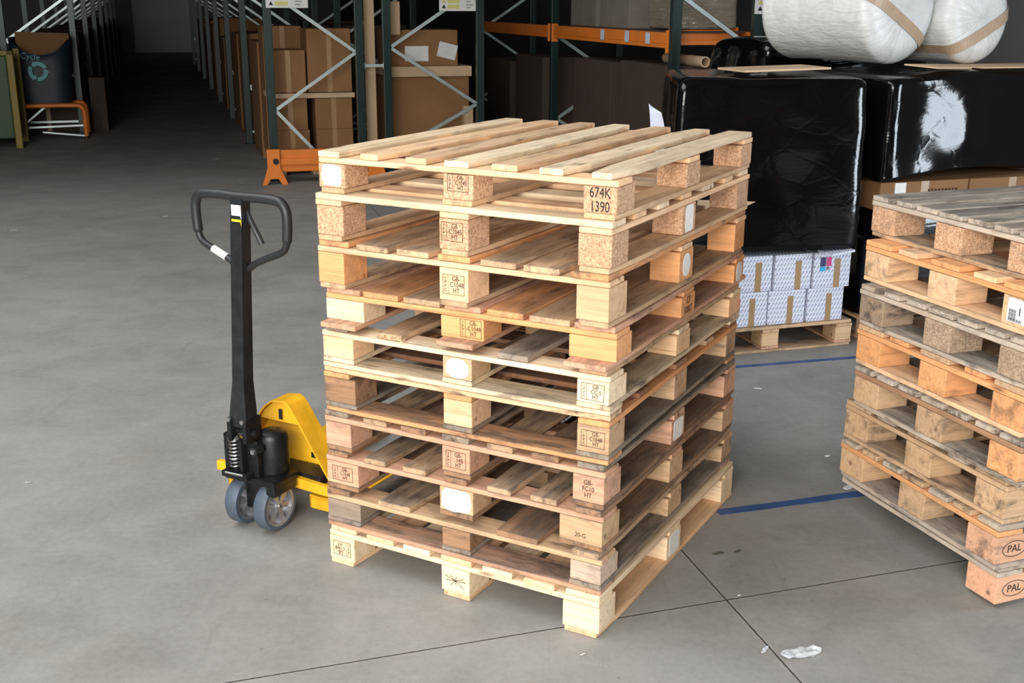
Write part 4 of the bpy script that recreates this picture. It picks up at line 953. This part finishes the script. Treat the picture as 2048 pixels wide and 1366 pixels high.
carton('brown_carton', 1.58, 14.55, 0.0, 0.86, 1.1, 1.35, CARD, 'brown pallet carton at the back of the nearest bay right of the aisle', 'pallet cartons right of the aisle', (0, 0.06, 0, 1.3))
for k in range(6):
    b = 17.5+3.36*k
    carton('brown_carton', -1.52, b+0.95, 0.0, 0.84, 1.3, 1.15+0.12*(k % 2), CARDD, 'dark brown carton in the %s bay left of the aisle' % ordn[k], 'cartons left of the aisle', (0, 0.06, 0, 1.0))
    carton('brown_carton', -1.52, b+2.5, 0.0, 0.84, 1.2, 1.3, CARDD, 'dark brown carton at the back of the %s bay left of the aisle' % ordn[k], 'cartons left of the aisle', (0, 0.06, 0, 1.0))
# inner row, first bay
tag(MB().box(-0.055, 0.055, -0.02, 0.02, 0, 1.85).build('wooden_plank', CARDL, None, B(2.185, 12.35, 0.0), (0, 0, TH), bevel=0.004), 'tall pale plank standing between the two nearest rack frames', 'plank')
tag(MB().box(-0.07, 0.07, -0.02, 0.02, 0, 0.34).build('cardboard_strip', CARDL, None, B(2.46, 12.42, 1.47), (0, 0, TH), bevel=0.004), 'narrow upright cardboard panel beside the post of the inner rack row', 'cardboard')
carton('brown_carton', 2.86, 12.95, 0.0, 0.90, 0.9, 1.02, CARD, 'big brown pallet carton in the inner rack row, behind the centre stack', None, None)
tag(MB().box(-0.47, 0.47, -0.48, 0.48, 0, 0.11).build('corrugated_sheet', CARDL, None, B(2.86, 12.93, 1.025), (0, 0, TH), bevel=0.006), 'pale flat lid on the big carton in the inner rack row', 'lid')
e = carton('brown_carton', 2.80, 12.82, 1.137, 0.78, 0.6, 0.38, CARD, 'brown carton with two white labels, on the lid in the inner rack row', None, None)
MB().box(-0.20, 0.06, -0.302, -0.3005, 0.05, 0.21).build('address_label', SIGNW, e); MB().box(0.12, 0.33, -0.302, -0.3005, 0.14, 0.30).build('address_label', SIGNW, e, rot=(0, 0.25, 0))
tag(MB().box(-0.05, 0.05, -0.05, 0.05, 0, 0.72).build('wooden_post', CARDL, None, B(3.24, 12.3, 0.0), (0, 0, TH), bevel=0.004), 'pale wooden post at the right end of the inner rack bay', 'post')
for k in range(1, 3):
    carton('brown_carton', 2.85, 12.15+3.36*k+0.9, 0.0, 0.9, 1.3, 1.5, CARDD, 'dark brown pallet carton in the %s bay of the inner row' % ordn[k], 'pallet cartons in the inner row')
# right row goods
for k, (b, sz, mt) in enumerate([(9.9, 1.28, CARDD), (11.2, 1.25, CARDD), (13.3, 1.2, CARDD), (14.6, 1.1, CARDD)]):
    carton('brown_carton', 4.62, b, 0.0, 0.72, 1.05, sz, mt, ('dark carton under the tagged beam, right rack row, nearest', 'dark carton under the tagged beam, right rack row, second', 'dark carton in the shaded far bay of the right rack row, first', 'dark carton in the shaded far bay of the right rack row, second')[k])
def mat_clear_wrap():
    t = NT('silvery_stretch_film'); o = t.obj(); n1 = t.noise(t.mapping(o, (4, 4, 40), (0.1, 0, 0)), 1.0, 4, 0.6, 0.8)
    return t.out((0.30, 0.25, 0.19), 0.12, 0.35, t.bump(n1, 0.7, 0.02), **{'Specular IOR Level': 1.0})
wrapped('film_wrapped_load', 4.36, 4.92, 9.35, 10.05, 1.59, 2.3, 14, mat_clear_wrap(), 'silvery film wrapped load on the orange beam behind the bubble wrap rolls', amp=0.012, round_=0.03)
tag(MB().box(-0.36, 0.36, -1.40, 1.40, 0, 0.018).build('shelf_board', CARDD, None, B(4.62, 10.72, 1.557), (0, 0, TH)), 'dark shelf board resting on the tagged orange beam', 'shelf')
for k, b in enumerate((10.65, 11.5)):
    carton('grey_carton', 4.62, b, 1.576, 0.70, 0.75, 0.75, mat_plain('grey_brown_carton_%s' % 'ab'[k], (0.16, 0.14, 0.115), 0.8), ('grey-brown carton on the shelf board above the tagged beam, nearer', 'grey-brown carton on the shelf board above the tagged beam, farther')[k])
tube_ = empty('cardboard_tube', B(4.50, 9.10, 1.3255), TH, 'pale end of a cardboard tube in the right rack, below the orange beam', 'tube')
MB().lathe([(0.034, 0), (0.046, 0), (0.046, 0.8), (0.034, 0.8)], 28, Matrix.Rotation(-PI/2, 4, 'X'), close=True).build('tube_wall', CARDL, tube_, smooth=True)

# ================================================================ recycling sack on its cart at the far left
SACK = mat_plain('dark_blue_sack', (0.012, 0.022, 0.040), 0.45, 0, 0.3, 5, 0.3)
def bl(px, py, b):                                   # building point on the plane b seen at a pixel (layout aid)
    d = fw + r2*(px-1024)/2279.68 - u2*(py-683)/2279.68; u_ = Vector((-ST, CT, 0)); t = b/d.dot(u_); P_ = Vector((0, 0, 1.8138)) + d*t
    return P_.x*CT + P_.y*ST, P_.z
bc = 17.0
aL, zt_ = bl(20, 70, bc); aR, zb = bl(150, 203, bc); aC = (aL+aR)/2; wS = aR-aL
ec = empty('sack_cart', B(aC, bc), TH, 'orange tubular cart holding the dark recycling sack at the far left', 'cart')
zc = zb - 0.03
for y in (-0.28, 0.28):
    pth = [(-wS/2, y, 0.03), (-wS/2, y, zc-0.10), (-wS/2+0.03, y, zc-0.02), (-wS/2+0.10, y, zc), (wS/2, y, zc), (wS/2+0.09, y, zc-0.03), (wS/2+0.12, y, zc-0.10), (wS/2+0.12, y, 0.03)]
    MB().tube(smooth_path(pth, 5), 0.030, 12).build('tube_frame', ORANGE, ec, smooth=True)
MB().bar((-wS/2, -0.28, 0.16), (wS/2+0.12, -0.28, 0.18), 0.02, 0.025).build('stay', GALV, ec)
MB().bar((-wS/2, -0.28, 0.14), (-wS/2+0.35, -0.24, zc-0.02), 0.02, 0.025).build('stay', GALV, ec)
MB().bar((-wS/2+0.3, -0.29, 0.10), (wS/2+0.10, -0.29, 0.04), 0.016, 0.02).build('stay', GALV, ec)
for x in (-wS/2, wS/2+0.12):
    for y in (-0.28, 0.28): MB().tube([(x, y, 0.03), (x, y, 0.0)], 0.032, 12).build('rubber_foot', BLKR, ec, smooth=True)
es = empty('recycling_sack', B(aC, bc, zc+0.031), TH, 'dark blue recycling sack with a pale circular arrow symbol, on the orange cart', 'sack')
hS = zt_ - zc - 0.06; m = MB(); n = 32; rings = 14
for j in range(rings+1):
    v = j/rings; z = v*hS; wx = wS/2*(0.90+0.17*v**0.8); wy = 0.30*(0.8+0.2*v)
    for k in range(n):
        an = 2*PI*k/n; c_, s_ = math.cos(an), math.sin(an); q = 1/((abs(c_)**4+abs(s_)**4)**0.25)
        x = wx*c_*q; y = wy*s_*q; zz = z
        if j > rings-4: zz += (j-rings+4)/4*(-0.22*(1-(x/wx)**2) if y < 0 else 0.0)*1.0
        d = 0.012*noise.noise(Vector((x*6, y*6, z*4))); m.v.append((x*(1+d), y*(1+d), zz))
for j in range(rings):
    for k in range(n): a = j*n+k; b_ = j*n+(k+1) % n; m.f.append((a, b_, b_+n, a+n))
m.f.append(tuple(range(n))[::-1])
o = m.build('sack_body', SACK, es, smooth=True); s_ = o.modifiers.new('s', 'SOLIDIFY'); s_.thickness = 0.006
m = MB()
TEAL = mat_plain('teal_print', (0.10, 0.42, 0.45), 0.5)
ys = -0.30*0.99 - 0.012
for k in range(3):
    a0 = k*2*PI/3 + 0.4
    for q in range(6):
        p0 = a0 + q*0.26; p1 = p0+0.27; R0, R1 = 0.075, 0.125
        m.prism([(R0*math.cos(p0), R0*math.sin(p0)), (R1*math.cos(p0), R1*math.sin(p0)), (R1*math.cos(p1), R1*math.sin(p1)), (R0*math.cos(p1), R0*math.sin(p1))], 0.004)
    pe = a0+1.57; m.prism([(0.055*math.cos(pe), 0.055*math.sin(pe)), (0.145*math.cos(pe), 0.145*math.sin(pe)), (0.10*math.cos(pe+0.42), 0.10*math.sin(pe+0.42))], 0.004)
aS, zS = bl(80, 140, bc)
m.build('recycling_symbol', TEAL, es, (aS-aC, ys, zS-zc-0.031))
tm = text_mesh('Cycle', 0.11, 1.0); link('sack_lettering', tm, TEAL, es, (aS-aC-0.08, ys, zS-zc-0.031+0.19), (PI/2, 0.10, 0))
tag(MB().prism([(-0.20, 0), (0.20, 0), (0.34, 0.40), (0.34, 0.52), (-0.34, 0.54), (-0.34, 0.40)], 0.012).build('cardboard_waste', CARD, None, B(aC+0.02, bc+0.08, zc+0.031+hS-0.47), (-0.1, 0, TH)), 'sheet of waste cardboard standing in the recycling sack', 'cardboard')
# green skip with yellow edge at the photo edge
aG, _ = bl(-60, 150, 16.3); aG2, zG = bl(28, 98, 16.3)
eg = empty('waste_skip', B((aG+aG2)/2, 16.2), TH, 'dark green waste skip with yellow corner at the far left edge', 'skip')
wG = aG2-aG
MB().box(-wG/2, wG/2-0.05, -0.4, 0.4, 0.12, zG-0.06).build('skip_body', mat_plain('skip_green', (0.02, 0.06, 0.015), 0.5), eg, bevel=0.02)
YD = mat_plain('dull_yellow', (0.25, 0.17, 0.01), 0.5)
MB().box(wG/2-0.05, wG/2+0.03, -0.42, -0.34, 0.0, zG).box(-wG/2+0.081, wG/2+0.03, -0.42, -0.34, zG-0.06, zG).build('corner_frame', YD, eg, bevel=0.008)
for x_, y_ in ((wG/2-0.05, 0.34), (-wG/2, -0.42), (-wG/2, 0.34)): MB().box(x_, x_+0.08, y_, y_+0.08, 0.0, zG).build('corner_post', YD, eg, bevel=0.008)
aK0, zK = bl(176, 156, 17.6); aK1, _ = bl(208, 156, 17.6)
carton('brown_carton', (aK0+aK1)/2, 17.85, 0.0, aK1-aK0, 0.45, zK, CARDD, 'small brown carton standing on the floor at the left rack row beside the cart')
